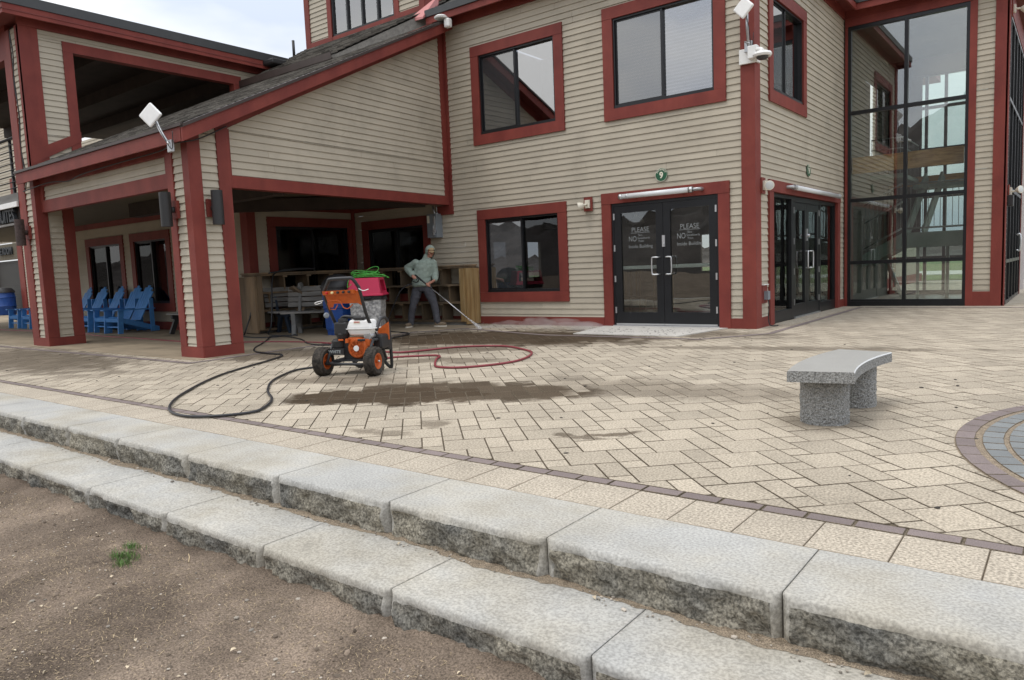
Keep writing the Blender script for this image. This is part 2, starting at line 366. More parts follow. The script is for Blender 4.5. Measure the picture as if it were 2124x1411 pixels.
# ================================================================ SETTING
def clip(poly, f):
    o = []
    for i in range(len(poly)):
        a, b = poly[i], poly[(i+1) % len(poly)]; fa, fb = f(a), f(b)
        if fa >= 0: o.append(a)
        if fa*fb < 0:
            t = fa/(fa-fb); o.append((a[0]+(b[0]-a[0])*t, a[1]+(b[1]-a[1])*t))
    return o
def paver(bm, poly, z=0., gap=.0032, dep=.010, jit=.0012, ch=.0022):
    """one stone: polygon shrunk by the joint, chamfered rim"""
    if len(poly) < 3: return
    ar = sum(poly[i][0]*poly[(i+1) % len(poly)][1]-poly[(i+1) % len(poly)][0]*poly[i][1] for i in range(len(poly)))/2
    if abs(ar) < .0008: return
    if ar < 0: poly = poly[::-1]
    cx = sum(p[0] for p in poly)/len(poly); cy = sum(p[1] for p in poly)/len(poly); dz = rnd.uniform(-jit, jit)
    tx, ty = rnd.uniform(-.004, .004), rnd.uniform(-.004, .004)
    def ring(g, zz):
        o = []; k = len(poly)
        for i in range(k):
            p0, p1, p2 = poly[i-1], poly[i], poly[(i+1) % k]
            d1 = Vector((p1[0]-p0[0], p1[1]-p0[1])); d2 = Vector((p2[0]-p1[0], p2[1]-p1[1]))
            if d1.length < 1e-5 or d2.length < 1e-5: o.append(bm.verts.new((p1[0], p1[1], zz))); continue
            d1.normalize(); d2.normalize(); n1 = Vector((-d1.y, d1.x)); n2 = Vector((-d2.y, d2.x)); b = n1+n2
            b = b*(g/max(.25, b.dot(n1))) if b.length > .1 else n1*g
            x, y = p1[0]+b.x, p1[1]+b.y
            o.append(bm.verts.new((x, y, zz+tx*(x-cx)+ty*(y-cy))))
        return o
    r0 = ring(gap, z-dep+dz); r1 = ring(gap, z-.002+dz); r2 = ring(gap+ch, z+dz); k = len(poly)
    bm.faces.new(r2)
    for a, b in ((r0, r1), (r1, r2)):
        for i in range(k): bm.faces.new((a[i], a[(i+1) % k], b[(i+1) % k], b[i])).material_index = 1

# plaza joint bed and the pavers laid on it
bm = BM(); box(bm, -45, 24, 2.9, 60, -.4, -.007); obj('plaza_bed', bm, JOINT, kind='structure')
bm = BM(); U = .1414
c5 = (1.6, 5.34)
def gp_(a, b): return (-1.2+(a+b)*.1, 3.78+(a-b)*.1)
for i in range(-110, 140):
    for j in range(-90, 110):
        a0, b0 = 3*i+j, i-2*j
        x, y = gp_(a0, b0)
        if not (-19.5 < x < 3.2 and 3.0 < y < 18.5): continue
        if x < -4.6 and y > 12.6: continue
        if x < -15.6 and y > 7.6: continue
        if x > -1 and y > 17.5 and x < -1.2: continue
        for (a, b, wa, wb) in ((0, 0, 1, 1), (0, 1, 2, 2), (2, 1, 1, 2)):
            j_ = lambda: rnd.uniform(-.0035, .0035)
            poly = [gp_(a0+a+p+j_(), b0+b+q+j_()) for p, q in ((0, 0), (wa, 0), (wa, wb), (0, wb))]
            poly = clip(poly, lambda p: p[1]-3.352)
            if (x-c5[0])**2+(y-c5[1])**2 < 1.7**2: continue
            if poly: paver(bm, poly)
obj('plaza_paving', bm, [PAV, JOINT], kind='structure')
# plain continuation of the paving out of sight of the joints
bm = BM(); box(bm, -45, -19.4, 2.95, 30, -.05, -.001); box(bm, -19.6, -4, 18.5, 60, -.05, -.001); box(bm, -4.0, 24, 18.4, 60, -.05, -.001); box(bm, 3.1, 24, 3.35, 18.4, -.05, -.001)
obj('plaza_far', bm, SLR, kind='structure')
# front band, sailor course
bm = BM(); x = -19.5
while x < 6:
    L = .2+rnd.uniform(-.004, .004); paver(bm, [(x, 3.262), (x+L, 3.262), (x+L, 3.352), (x, 3.352)], gap=.006); x += L
obj('front_band', bm, [MAUV, JOINT], kind='structure')
bm = BM(); x = -19.5
while x < 6:
    L = .302+rnd.uniform(-.008, .008)
    paver(bm, [(x, 2.93), (x+L, 2.93), (x+L, 3.258), (x, 3.258)], gap=.0025, ch=.002); x += L
obj('edge_course', bm, [SLR, JSOFT], kind='structure')
# paving circle: mauve ring, blue rings
bm = BM(); bmb = BM(); bmj = BM()
lathe(bmj, (c5[0], c5[1], 0), (0, 0, 1), [(.001, 2.185), (.0028, 2.18), (.0028, .01)], 96)
obj('circle_joint_bed', bmj, SAND, kind='structure')
def ringp(bmx, r0, r1, L, z=.008):
    k = max(3, int(2*math.pi*(r0+r1)/2/L)); ph = rnd.random()
    for i in range(k):
        a0 = 2*math.pi*(i+ph)/k; a1 = 2*math.pi*(i+1+ph)/k
        paver(bmx, [(c5[0]+r*math.cos(a), c5[1]+r*math.sin(a)) for r, a in ((r0, a0), (r1, a0), (r1, a1), (r0, a1))], z=z, gap=.005)
ringp(bm, 2.075, 2.185, .2)
r = 2.045
while r > .35:
    ringp(bmb, r-.118, r, .16 if r > 1 else .1); r -= .135
obj('circle_border', bm, [MAUV, JOINT], kind='structure'); obj('circle_paving', bmb, [BLUEP, JOINT], kind='structure')

# bands along the building (polylines), sheet bed + stones
def band(bm, bj, pts, wd=.1, L=.2):
    for i in range(len(pts)-1):
        a = Vector((*pts[i], 0)); b = Vector((*pts[i+1], 0)); d = (b-a); ln = d.length; d.normalize(); s = Vector((-d.y, d.x, 0))
        k = max(1, round(ln/L))
        for q in range(k):
            p = a+d*ln*q/k; e = a+d*ln*(q+1)/k
            paver(bm, [(v.x, v.y) for v in (p-s*wd/2, e-s*wd/2, e+s*wd/2, p+s*wd/2)], z=.0075, gap=.003, dep=.004)
        bj.faces.new([bj.verts.new((v.x, v.y, .003)) for v in (a-s*wd/2, b-s*wd/2, b+s*wd/2, a+s*wd/2)])
bm = BM(); bj = BM()
band(bm, bj, [(-19.4, 5.36), (-9.95, 5.36)]); band(bm, bj, [(-9.9, 5.31), (-10.02, 6.8), (-10.1, 9.95), (-9.6, 10.9), (-7.2, 10.15), (-4.35, 10.15), (-3.7, 11.2), (-3.72, 17.3)])
band(bm, bj, [(-3.6, 17.1), (3, 17.1)])
obj('building_band', bm, [MAUV, MAUV], kind='structure'); obj('building_band_bed', bj, JOINT, kind='structure')
# porch slab and door slab
bm = BM()
def slabpoly(bm, pts, z0, z1): prism(bm, [Vector((x, y, z0)) for x, y in pts], [Vector((x, y, z1)) for x, y in pts])
slabpoly(bm, [(-40, 5.6), (-10.12, 5.6), (-10.18, 6.6), (-10.3, 10.2), (-9.6, 11.0), (-9.6, 11.9), (-40, 11.9)], -.05, .010)
obj('porch_floor', bm, DECK, kind='structure')
bm = BM(); slabpoly(bm, [(-7.0, 11.9), (-6.75, 10.42), (-4.85, 10.42), (-4.62, 11.9)], -.05, .0135); obj('door_slab', bm, CONC, kind='structure')
bm = BM(); slabpoly(bm, [(-4.15, 12.7), (-3.85, 12.8), (-3.85, 17.5), (-4.15, 17.5)], -.05, .0055); slabpoly(bm, [(-3.8, 17.16), (2, 17.16), (2, 17.58), (-3.8, 17.58)], -.05, .0065); obj('wall_edge_course', bm, SLR, kind='structure')

# granite steps: rough split blocks
def split_block(x0, x1, yf, yb, zt, h, seed, left_gap=.0025, right_gap=.0025):
    """dressed top, rock face in front, saw-cut grooved ends"""
    bm = BM(); x0 += left_gap; x1 -= right_gap; n = max(8, int((x1-x0)/.010)); chz = .022
    prof = [(yb, zt)] + [(yb+(yf+.03-yb)*t, zt) for t in (.25, .5, .75, 1)] + [(yf+.016, zt-.002), (yf+.006, zt-.008), (yf, zt-chz)]
    m_ = 13
    prof += [(yf+.006*(i/m_), zt-chz-(h-chz+.03)*(i/m_)) for i in range(1, m_+1)]
    rows = []
    for i in range(n+1):
        x = x0+(x1-x0)*i/n; e = min(1, (x-x0)/.03, (x1-x)/.03); col = []
        for k, (y, z) in enumerate(prof):
            dy = dz = 0.
            if k >= 4:
                P = Vector((x*1.0+seed*13.1, z*1.3, seed*3.3)); f = min(1, (k-4)/4.)
                if k >= 7:
                    f2 = min(1, (k-7)/2.5)*max(0., e)
                    dy = f2*(-.004 - .026*noise.fractal(P*7, .9, 2.1, 5) - .016*noise.noise(P*26))
                    if abs(dy) > .045: dy = .045*(1 if dy > 0 else -1)
                    dz = f2*.006*noise.noise(P*21+Vector((5, 0, 0)))
                else:
                    dy = .006*f*noise.noise(P*9)+.004*f*noise.noise(P*40); dz = .004*f*noise.noise(P*30)
                if e < .8 and k >= 5: dy += (.8-max(0, e))*.03*min(1, (k-4)/3)
            else: dz = .0012*noise.noise(Vector((x*8, y*8, seed)))
            col.append(bm.verts.new((x, y+dy, z+dz)))
        rows.append(col)
    mats_split = 8
    for i in range(n):
        for k in range(len(prof)-1):
            f = bm.faces.new((rows[i][k], rows[i][k+1], rows[i+1][k+1], rows[i+1][k])); f.smooth = True
            xm = (rows[i][k].co.x+rows[i+1][k].co.x)/2
            wob = 1 if noise.noise(Vector((xm*6, seed, 1))) > 0 else 0
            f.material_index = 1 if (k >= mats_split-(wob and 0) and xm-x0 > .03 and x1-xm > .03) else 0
    for rw in (rows[0], rows[-1]):
        b = bm.verts.new((rw[0].co.x, yb, zt-h-.03)); bm.faces.new(rw+[b])
    bmesh.ops.recalc_face_normals(bm, faces=bm.faces)
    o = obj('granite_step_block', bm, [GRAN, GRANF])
    return o
xs = [-7.49-.955*k for k in range(1, 8)][::-1]+[-7.49, -6.58, -5.68, -4.69, -3.68, -2.74, -1.77, -.78, .18, 1.15, 2.1]
for i in range(len(xs)-1):
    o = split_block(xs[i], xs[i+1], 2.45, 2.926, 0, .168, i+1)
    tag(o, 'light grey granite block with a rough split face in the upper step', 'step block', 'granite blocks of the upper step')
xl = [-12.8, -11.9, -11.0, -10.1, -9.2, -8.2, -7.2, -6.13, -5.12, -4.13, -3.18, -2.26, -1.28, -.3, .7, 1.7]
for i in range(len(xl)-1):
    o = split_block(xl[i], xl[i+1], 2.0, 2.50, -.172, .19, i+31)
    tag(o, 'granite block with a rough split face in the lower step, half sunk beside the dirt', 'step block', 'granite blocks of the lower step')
bm = BM(); box(bm, -20, 4, 2.1, 2.92, -.6, -.2); obj('step_footing', bm, CONC, kind='structure')
# sand gathered on the lower tread
bm = BM(); n = 900; top = []; bot = []
for i in range(n+1):
    x = -9+10.5*i/n; wv = .028+.05*max(0, noise.noise(Vector((x*1.7, 3, 0)))+.25)+.02*noise.noise(Vector((x*14, 0, 0)))+.007*noise.noise(Vector((x*60, 0, 0)))
    wv = max(.012, wv)
    top.append(bm.verts.new((x, 2.475, -.166))); bot.append(bm.verts.new((x, 2.45-wv, -.1705)))
for i in range(n): bm.faces.new((bot[i], bot[i+1], top[i+1], top[i]))
tag(obj('sand_drift', bm, SAND, kind='stuff'), 'brown sand gathered against the foot of the upper granite step', 'sand')

# dirt
def dz_(x, y): return -.31+.018*noise.noise(Vector((x*.9, y*.9, 2)))+.012*noise.noise(Vector((x*4, y*4, 5)))+.009*noise.noise(Vector((x*13, y*13, 8)))+.006*noise.noise(Vector((x*45, y*45, 1)))
bm = BM(); nx, ny = 620, 250; g = []
for i in range(nx+1):
    x = -8.2+8.2*i/nx; row = []
    for j in range(ny+1):
        y = -.6+2.72*j/ny; row.append(bm.verts.new((x, y, dz_(x, y)+(.028*max(0, (y-1.86)/.2) if y > 1.86 else 0))))
    g.append(row)
for i in range(nx):
    for j in range(ny):
        f = bm.faces.new((g[i][j], g[i+1][j], g[i+1][j+1], g[i][j+1])); f.smooth = True
obj('dirt_ground', bm, DIRT, kind='structure')
bm = BM()
bm.faces.new([bm.verts.new(p) for p in ((-400, -400, -.36), (400, -400, -.36), (400, 400, -.36), (-400, 400, -.36))]); obj('ground', bm, DIRT, kind='structure')
bm = BM()
for i in range(60000):
    x = rnd.uniform(-7, 0.2); y = rnd.uniform(-.2, 2.0)
    if noise.noise(Vector((x*1.3, y*1.3, 9)))+rnd.uniform(-.6, .6) < -.15: continue
    z = dz_(x, y)+.003; L = rnd.choice((.005, .008, .008, .012, .018, .03)); a = rnd.uniform(0, 6.28); w_ = rnd.uniform(.0005, .0011); tz = rnd.uniform(-.1, .45)*L
    d = Vector((math.cos(a), math.sin(a), 0)); s = Vector((-d.y, d.x, 0)); p = Vector((x, y, z)); mid = p+d*L*.5+s*L*rnd.uniform(-.3, .3)+Vector((0, 0, tz))
    e = p+d*L+Vector((0, 0, tz*.6))
    v = [bm.verts.new(q) for q in (p-s*w_, p+s*w_, mid+s*w_, mid-s*w_, e)]
    bm.faces.new((v[0], v[1], v[2], v[3])); bm.faces.new((v[3], v[2], v[4]))
tag(obj('dead_grass', bm, STRAW, kind='stuff'), 'dry straw and dead grass littering the brown dirt', 'dead grass')
bm = BM()
for i in range(1500):
    x = rnd.uniform(-7, 0.2); y = rnd.uniform(-.2, 1.98) if i < 1300 else rnd.uniform(2.36, 2.44)
    r_ = rnd.uniform(.002, .006) if rnd.random() < .93 else rnd.uniform(.007, .013)
    z = dz_(x, y)+r_*.4 if y < 2.1 else -.167
    M = Matrix.Translation((x, y, z)) @ Matrix.Rotation(rnd.uniform(0, 6), 4, 'Z') @ Matrix.Diagonal((r_*rnd.uniform(.8, 1.6), r_, r_*.6, 1))
    bmesh.ops.create_icosphere(bm, subdivisions=1, radius=1, matrix=M)
tag(obj('pebbles', bm, mat('pebble', (.34, .3, .25), .9, island=.55), kind='stuff'), 'small pale pebbles and chips scattered on the dirt', 'pebbles')
bm = BM()
for i in range(9000):
    x = rnd.uniform(-7, .2); y = rnd.uniform(-.3, 2.0)
    if noise.noise(Vector((x*1.1, y*1.1, 4)))+rnd.uniform(-.5, .5) < 0: continue
    r_ = rnd.uniform(.002, .006) if rnd.random() < .9 else rnd.uniform(.006, .013)
    M = Matrix.Translation((x, y, dz_(x, y)+r_*.1)) @ Matrix.Rotation(rnd.uniform(0, 6), 4, (rnd.random(), rnd.random(), 1)) @ Matrix.Diagonal((r_*rnd.uniform(.8, 1.5), r_, r_*.7, 1))
    bmesh.ops.create_icosphere(bm, subdivisions=1, radius=1, matrix=M)
tag(obj('soil_clods', bm, mat('clod', (.18, .14, .105), .98, island=.45), kind='stuff'), 'crumbly brown clods of soil covering the dirt', 'soil clods')
def leaf_shape(bm, p, L, W, a, c=.3):
    d = Vector((math.cos(a), math.sin(a), 0)); s = Vector((-d.y, d.x, 0)); P = Vector(p)
    l = [P, P+d*L*.35+s*W+Vector((0, 0, L*c)), P+d*L*.75+s*W*.7+Vector((0, 0, L*c)), P+d*L, P+d*L*.7-s*W*.8+Vector((0, 0, L*c*.5)), P+d*L*.3-s*W+Vector((0, 0, L*c*.7))]
    bm.faces.new([bm.verts.new(q) for q in l])
bm = BM()
for i in range(90):
    x = rnd.uniform(-6, -.8); y = rnd.uniform(.2, 1.95); leaf_shape(bm, (x, y, dz_(x, y)+.006), rnd.uniform(.012, .03), rnd.uniform(.004, .01), rnd.uniform(0, 6.28))
for (x, y) in ((-3.6, 2.42), (-2.6, 2.4), (-1.5, 2.4), (-.5, 2.38)): leaf_shape(bm, (x, y, -.166), .03, .008, rnd.uniform(0, 6))
tag(obj('dry_leaf_litter', bm, mat('pale_leaf', (.5, .42, .3), .85, island=.3), kind='stuff'), 'pale dry leaf fragments on the dirt and lower step', 'leaf litter')
bm = BM()
for i in range(520):
    cx_, cy_ = rnd.choice(((-4.0, 1.74), (-4.06, 1.70), (-4.12, 1.80), (-3.96, 1.68)))
    x = rnd.gauss(cx_, .035); y = rnd.gauss(cy_, .02); a = rnd.uniform(0, 6.28); L = rnd.uniform(.012, .035); d = Vector((math.cos(a), math.sin(a), 0)); p = Vector((x, y, dz_(x, y)))
    s = Vector((-d.y, d.x, 0))*.0011; q = p+Vector((0, 0, L))+d*L*.5; q2 = p+Vector((0, 0, L*.6))+d*L*.15
    v = [bm.verts.new(k) for k in (p-s, p+s, q2+s, q2-s, q)]; bm.faces.new(v[:4]); bm.faces.new((v[3], v[2], v[4]))
tag(obj('grass_tuft', bm, GRASS, kind='stuff'), 'small bright green grass tuft alone on the dirt', 'grass tuft')
bm = BM()
for (a, b) in (((-1.95, 1.55), (-1.72, 1.42)), ((-3.75, 1.93), (-3.62, 1.86)), ((-3.55, 1.97), (-3.48, 1.9)), ((-4.6, 1.0), (-4.3, 1.08))):
    tube(bm, [(a[0], a[1], dz_(*a)+.008), ((a[0]+b[0])/2+.01, (a[1]+b[1])/2, dz_(*a)+.014), (b[0], b[1], dz_(*b)+.008)], .0022, 6)
tag(obj('twigs', bm, STRAW, kind='stuff'), 'thin pale twigs lying on the dirt near the lower step', 'twigs')
# specks of grit on the door slab and plaza
bm = BM()
for i in range(230):
    if i < 120: x, y = rnd.uniform(-6.6, -4.9), rnd.gauss(11.1, .3)
    else: x, y = rnd.uniform(-14, 0), rnd.uniform(3.6, 11)
    if i >= 120 and x < -10 and y > 5.5: continue
    r_ = rnd.uniform(.006, .016); M = Matrix.Translation((x, y, .013 if i < 120 else .003)) @ Matrix.Rotation(rnd.uniform(0, 6), 4, 'Z') @ Matrix.Diagonal((r_*1.5, r_, r_*.35, 1))
    bmesh.ops.create_icosphere(bm, subdivisions=1, radius=1, matrix=M)
tag(obj('grit', bm, mat('grit_dark', (.03, .025, .02), .9), kind='stuff'), 'dark leaf crumbs and grit scattered on the door slab and pavers', 'grit')

# lawn, road strip and far wooded hill (also what the windows reflect)
bm = BM(); box(bm, -60, 60, 33, 120, -.3, .02); obj('lawn', bm, LAWN, kind='structure')
bm = BM(); box(bm, -60, 60, 40, 47, -.2, .05); obj('road', bm, CONC, kind='structure')
def hill(name, cx, cy, length, width, hgt, ang, seed, peak=None):
    bm = BM(); nx_, ny_ = 260, 26; gr = []
    for i in range(nx_+1):
        row = []
        for j in range(ny_+1):
            u = (i/nx_-.5)*length; v = (j/ny_-.5)*width; e = (1-abs(2*j/ny_-1))
            h = hgt*math.sin(e*math.pi/2)*(.55+.45*noise.noise(Vector((u*.012, seed, 0)))+.15*noise.noise(Vector((u*.05, seed, 4))))
            if peak is not None: h *= .20+.80*math.exp(-((u-peak)/42)**2)
            h += e*5.5*abs(noise.noise(Vector((u*.35, v*.3, seed))))+e*3*noise.noise(Vector((u*.12, v*.1, seed+2)))+e*2.5*noise.noise(Vector((u*1.1, v, seed)))
            x = cx+u*math.cos(ang)-v*math.sin(ang); y = cy+u*math.sin(ang)+v*math.cos(ang); row.append(bm.verts.new((x, y, -.5+max(0, h))))
        gr.append(row)
    for i in range(nx_):
        for j in range(ny_): bm.faces.new((gr[i][j], gr[i+1][j], gr[i+1][j+1], gr[i][j+1]))
    obj(name, bm, HILLM, kind='structure')
hill('wooded_hill_behind_camera', 20, -130, 620, 120, 66, 0, 3, -22)
hill('far_wooded_hill', -40, 260, 600, 120, 6, 0, 8)
def tree(x, y, h, cr_, label, seed):
    rr = random.Random(seed); t = thing('tree', label, 'tree', (x, y, 0), 0, 'trees beyond the plaza')
    bm = BM(); tube(bm, [(x, y, -.1), (x+.1, y, h*.4), (x-.05, y+.1, h*.95)], [.22, .15, .03], 8)
    for k in range(9):
        a = rr.uniform(0, 6.28); z = h*rr.uniform(.25, .8); L = cr_*rr.uniform(.5, .9); tube(bm, [(x, y, z), (x+math.cos(a)*L, y+math.sin(a)*L, z+L*.35)], [.07, .02], 5)
    obj('trunk', bm, BARK, t)
    bm = BM()
    for k in range(4200):
        z = rr.uniform(.16, 1)**.8; rad = cr_*(1.02-z)**.8*(.75+.5*noise.noise(Vector((seed, z*6, rr.random()*.2)))); a = rr.uniform(0, 6.28); r_ = rad*math.sqrt(rr.random())
        p = Vector((x+math.cos(a)*r_, y+math.sin(a)*r_, z*h)); s = rr.uniform(.08, .2)
        q = [p+Vector((rr.gauss(0, s), rr.gauss(0, s), rr.gauss(0, s*.7))) for _ in range(3)]; bm.faces.new([bm.verts.new(v) for v in q])
    obj('crown', bm, LEAF, t)
tree(-2.2, 52, 11, 3.1, 'dark evergreen tree beyond the plaza at the right edge', 1)
tree(-13.5, 75, 6, 2.6, 'small evergreen tree seen low through the stair hall glass', 2)
tree(3.5, 60, 12, 3.4, 'tall evergreen standing furthest right beyond the lawn', 3)

# ================================================================ THE LODGE
YA, XB, YC, XD = 11.92, -4.17, 17.6, -1.19
lodge = thing('lodge_building', 'large beige clapboard lodge with dark red trim, covered porch and glazed stair hall', 'building', (-8, 12, 0))
FA = Fr((0, YA, 0), (1, 0, 0), (0, -1, 0))
FB = Fr((XB, 0, 0), (0, 1, 0), (1, 0, 0))
FC = Fr((0, YC, 0), (1, 0, 0), (0, -1, 0))
FD = Fr((XD, 0, 0), (0, 1, 0), (1, 0, 0))
def part(name, bm, m, parent=lodge, **k): return obj(name, bm, m, parent, **k)

def sliding_window(F, u0, u1, z0, z1, cw=.2, split=.5, depth=.05, glasses=(GLU, GLU), left_front=False, cwb=None, pr=.038, sill=True):
    """red casing > black frame, two panes"""
    cwb = cwb or cw
    bm = BM(); F.box(bm, u0, u1, z1-cw, z1, -.02, pr); F.box(bm, u0, u1, z0, z0+cwb, -.02, pr)
    F.box(bm, u0, u0+cw, z0+cwb+.002, z1-cw-.002, -.02, pr-.004); F.box(bm, u1-cw, u1, z0+cwb+.002, z1-cw-.002, -.02, pr-.004)
    win = part('window', bm, RED)
    a0, a1, b0, b1 = u0+cw, u1-cw, z0+cwb, z1-cw; f = .035; mid = a0+(a1-a0)*split
    bm = BM(); d0, d1 = -depth-.05, .004
    F.box(bm, a0+.001, a1-.001, b1-f, b1-.001, d0, d1); F.box(bm, a0+.001, a1-.001, b0+.001, b0+f+.02, d0, d1+.012); F.box(bm, a0+.001, a0+f, b0+f+.02, b1-f, d0, d1); F.box(bm, a1-f, a1-.001, b0+f+.02, b1-f, d0, d1)
    F.box(bm, mid-.02, mid+.02, b0+f+.02, b1-f, -depth-.025, -.015)
    # sash of the sliding half
    sa, sb = (a0+f, mid-.02) if left_front else (a0+f, mid-.02)
    for (p, q, r, s) in ((sa, sb, b0+f+.02, b0+f+.05), (sa, sb, b1-f-.03, b1-f), (sa, sa+.03, b0+f+.05, b1-f-.03)): F.box(bm, p, q, r, s, -depth, -depth+.02)
    part('frame', bm, BLK, win)
    bm = BM(); F.box(bm, a0+f+.03, mid-.02, b0+f+.05, b1-f-.03, -depth+.006, -depth+.010); part('pane', bm, glasses[0], win)
    bm = BM(); F.box(bm, mid+.02, a1-f, b0+f+.02, b1-f, -depth-.022, -depth-.018); part('pane', bm, glasses[1], win)
    return win, (a0, a1, b0, b1)

# --- wall A (entrance wall)
xcl = -10.66
bm = BM()
winL = (-9.79, -7.97, .67, 2.18); winU1 = (-9.79, -7.94, 3.9, 5.47); winU2 = (-6.68, -4.81, 3.92, 5.48); door = (-6.80, -4.76, 0, 2.24)
winP = (-13.4, -11.58, .67, 2.19)
hA = [(u0-.05, u1+.05, z0-.05, z1+.05) for (u0, u1, z0, z1) in (winL, winU1, winU2, door, winP)]
lap(bm, FA, [(.17, 6.22, xcl-.1, -4.35, xcl-.1, -4.35), (.17, 2.9, -13.85, xcl-.1, -13.85, xcl-.1)], hA, seed=3)
part('entrance_wall', bm, SID)
bm = BM(); FA.box(bm, -10.0, -7.0, 0, .168, -.02, .03); part('skirt_board', bm, RED); bm = BM(); FA.box(bm, -4.575, -4.365, 0, .17, -.02, .03); part('skirt_board', bm, RED); bm = BM(); FA.box(bm, -13.87, -10.0, 0, .168, -.02, .03); part('skirt_board', bm, RED)
bm = BM(); FA.box(bm, -4.365, -4.137, 0, 6.2, -.02, .034); FB.box(bm, YA-.033, 12.15, 0, 6.2, -.02, .030); part('corner_board', bm, RED)
bm = BM(); FA.box(bm, -10.66, -4.15, 6.2, 6.37, -.02, .04); part('frieze_board', bm, RED)
# flat roof edge: soffit, fascia, coping
bm = BM()
box(bm, -10.86, -3.87, 11.62, 17.3, 6.37, 6.385); box(bm, -10.2, -.89, 17.3, 22.6, 6.37, 6.385); part('soffit', bm, REDD)
bm = BM(); box(bm, -10.9, -3.85, 11.60, 11.64, 6.27, 6.40); box(bm, -3.89, -3.85, 11.642, 17.318, 6.27, 6.398); box(bm, -3.85, -.87, 17.28, 17.32, 6.27, 6.40); box(bm, -.91, -.87, 17.322, 22.6, 6.27, 6.398); part('fascia', bm, RED)
bm = BM(); box(bm, -10.9, -3.83, 11.57, 17.35, 6.402, 6.54); box(bm, -10.2, -.85, 17.25, 22.65, 6.404, 6.538); part('flat_roof', bm, COPING)

for q, (W_, sp, gl) in enumerate(((winU1, .48, (GLS, GLU)), (winU2, .5, (GLS, GLU)))):
    sliding_window(FA, W_[0]-.2, W_[1]+.2, W_[2]-.2, W_[3]+.2, split=sp, glasses=gl)
sliding_window(FA, winL[0]-.2, winL[1]+.2, winL[2]-.2, winL[3]+.2, split=.5, glasses=(GLS, GLL))
sliding_window(FA, winP[0]-.2, winP[1]+.2, winP[2]-.2, winP[3]+.2, split=.5, glasses=(GLL, GLL))
# blinds in the right upper window
bm = BM(); z = 3.99
while z < 5.42: FA.prism(bm, [(-6.62, z), (-4.87, z), (-4.87, z+.022), (-6.62, z+.022)], -.105, -.1); z += .058
FA.box(bm, -6.62, -4.87, 5.40, 5.44, -.14, -.1)
part('window_blind', bm, BLIND)
# --- double door A
def leaf(F, u0, u1, z0, z1, d0=-.05, d1=0., st=.11, rail=.23, top=.13):
    bm = BM()
    F.box(bm, u0, u0+st, z0, z1, d0, d1); F.box(bm, u1-st, u1, z0, z1, d0, d1); F.box(bm, u0+st, u1-st, z0, z0+rail, d0+.001, d1-.001); F.box(bm, u0+st, u1-st, z1-top, z1, d0+.001, d1-.001)
    d = part('door', bm, BLK)
    bm = BM(); F.box(bm, u0+st-.008, u1-st+.008, z0+rail-.008, z1-top+.008, d0+.018, d0+.024); part('pane', bm, GLD, d)
    return d
def pull(F, d, u, s, z0=.93, z1=1.23):
    bm = BM(); tube(bm, smoothpath([F.p(u, z0, 0), F.p(u, z0, .045), F.p(u+s*.02, z0+.0, .07), F.p(u+s*.09, z0+.0, .075), F.p(u+s*.115, z0+.03, .075), F.p(u+s*.115, z1-.03, .075), F.p(u+s*.09, z1, .075), F.p(u+s*.02, z1, .07), F.p(u, z1, .045), F.p(u, z1, 0)], 3), .013, 10)
    part('door_handle', bm, ALU, d)
def hinges(F, d, u):
    for z in (.25, .82, 1.38, 1.95): bm = BM(); F.box(bm, u-.014, u+.014, z, z+.115, 0, .014); part('hinge', bm, ALU, d)
bm = BM(); FA.box(bm, -6.99, -6.80, 0, 2.242, -.02, .04); FA.box(bm, -4.765, -4.57, 0, 2.242, -.02, .04); FA.box(bm, -6.99, -4.57, 2.244, 2.44, -.02, .045); part('door_casing', bm, RED)
bm = BM(); FA.box(bm, -6.798, -6.755, 0, 2.24, -.1, .006); FA.box(bm, -4.808, -4.767, 0, 2.24, -.1, .006); FA.box(bm, -6.755, -4.808, 2.19, 2.24, -.1, .006); part('door_frame', bm, BLK)
dL = leaf(FA, -6.752, -5.786, .035, 2.186, st=.135, top=.12); dR = leaf(FA, -5.78, -4.812, .035, 2.186, st=.13, top=.12)
pull(FA, dL, -5.80-.06, -1, .94, 1.24); pull(FA, dR, -5.77+.05, 1, .94, 1.24); hinges(FA, dL, -6.75); hinges(FA, dR, -4.815)
for d, a, b in ((dL, -6.62, -5.91), (dR, -5.655, -4.94)):
    bm = BM(); FA.box(bm, a, b, 1.045, 1.105, -.085, -.055); FA.box(bm, a, b, 1.068, 1.082, -.055, -.048); part('push_bar', bm, PBAR, d)
    bm = BM(); FA.box(bm, a-.13, b+.13, .036, .062, -.003, .012); part('door_sweep', bm, ALU, d)
bm = BM(); FA.box(bm, -5.80, -5.745, 1.42, 1.62, 0, .016); cyl(bm, FA.p(-5.772, 1.47, .016), FA.p(-5.772, 1.47, .03), .018); part('lock_plate', bm, ALU, dR)
bm = BM(); FA.box(bm, -6.8, -4.765, 0, .03, -.12, .05); part('threshold', bm, ALU)
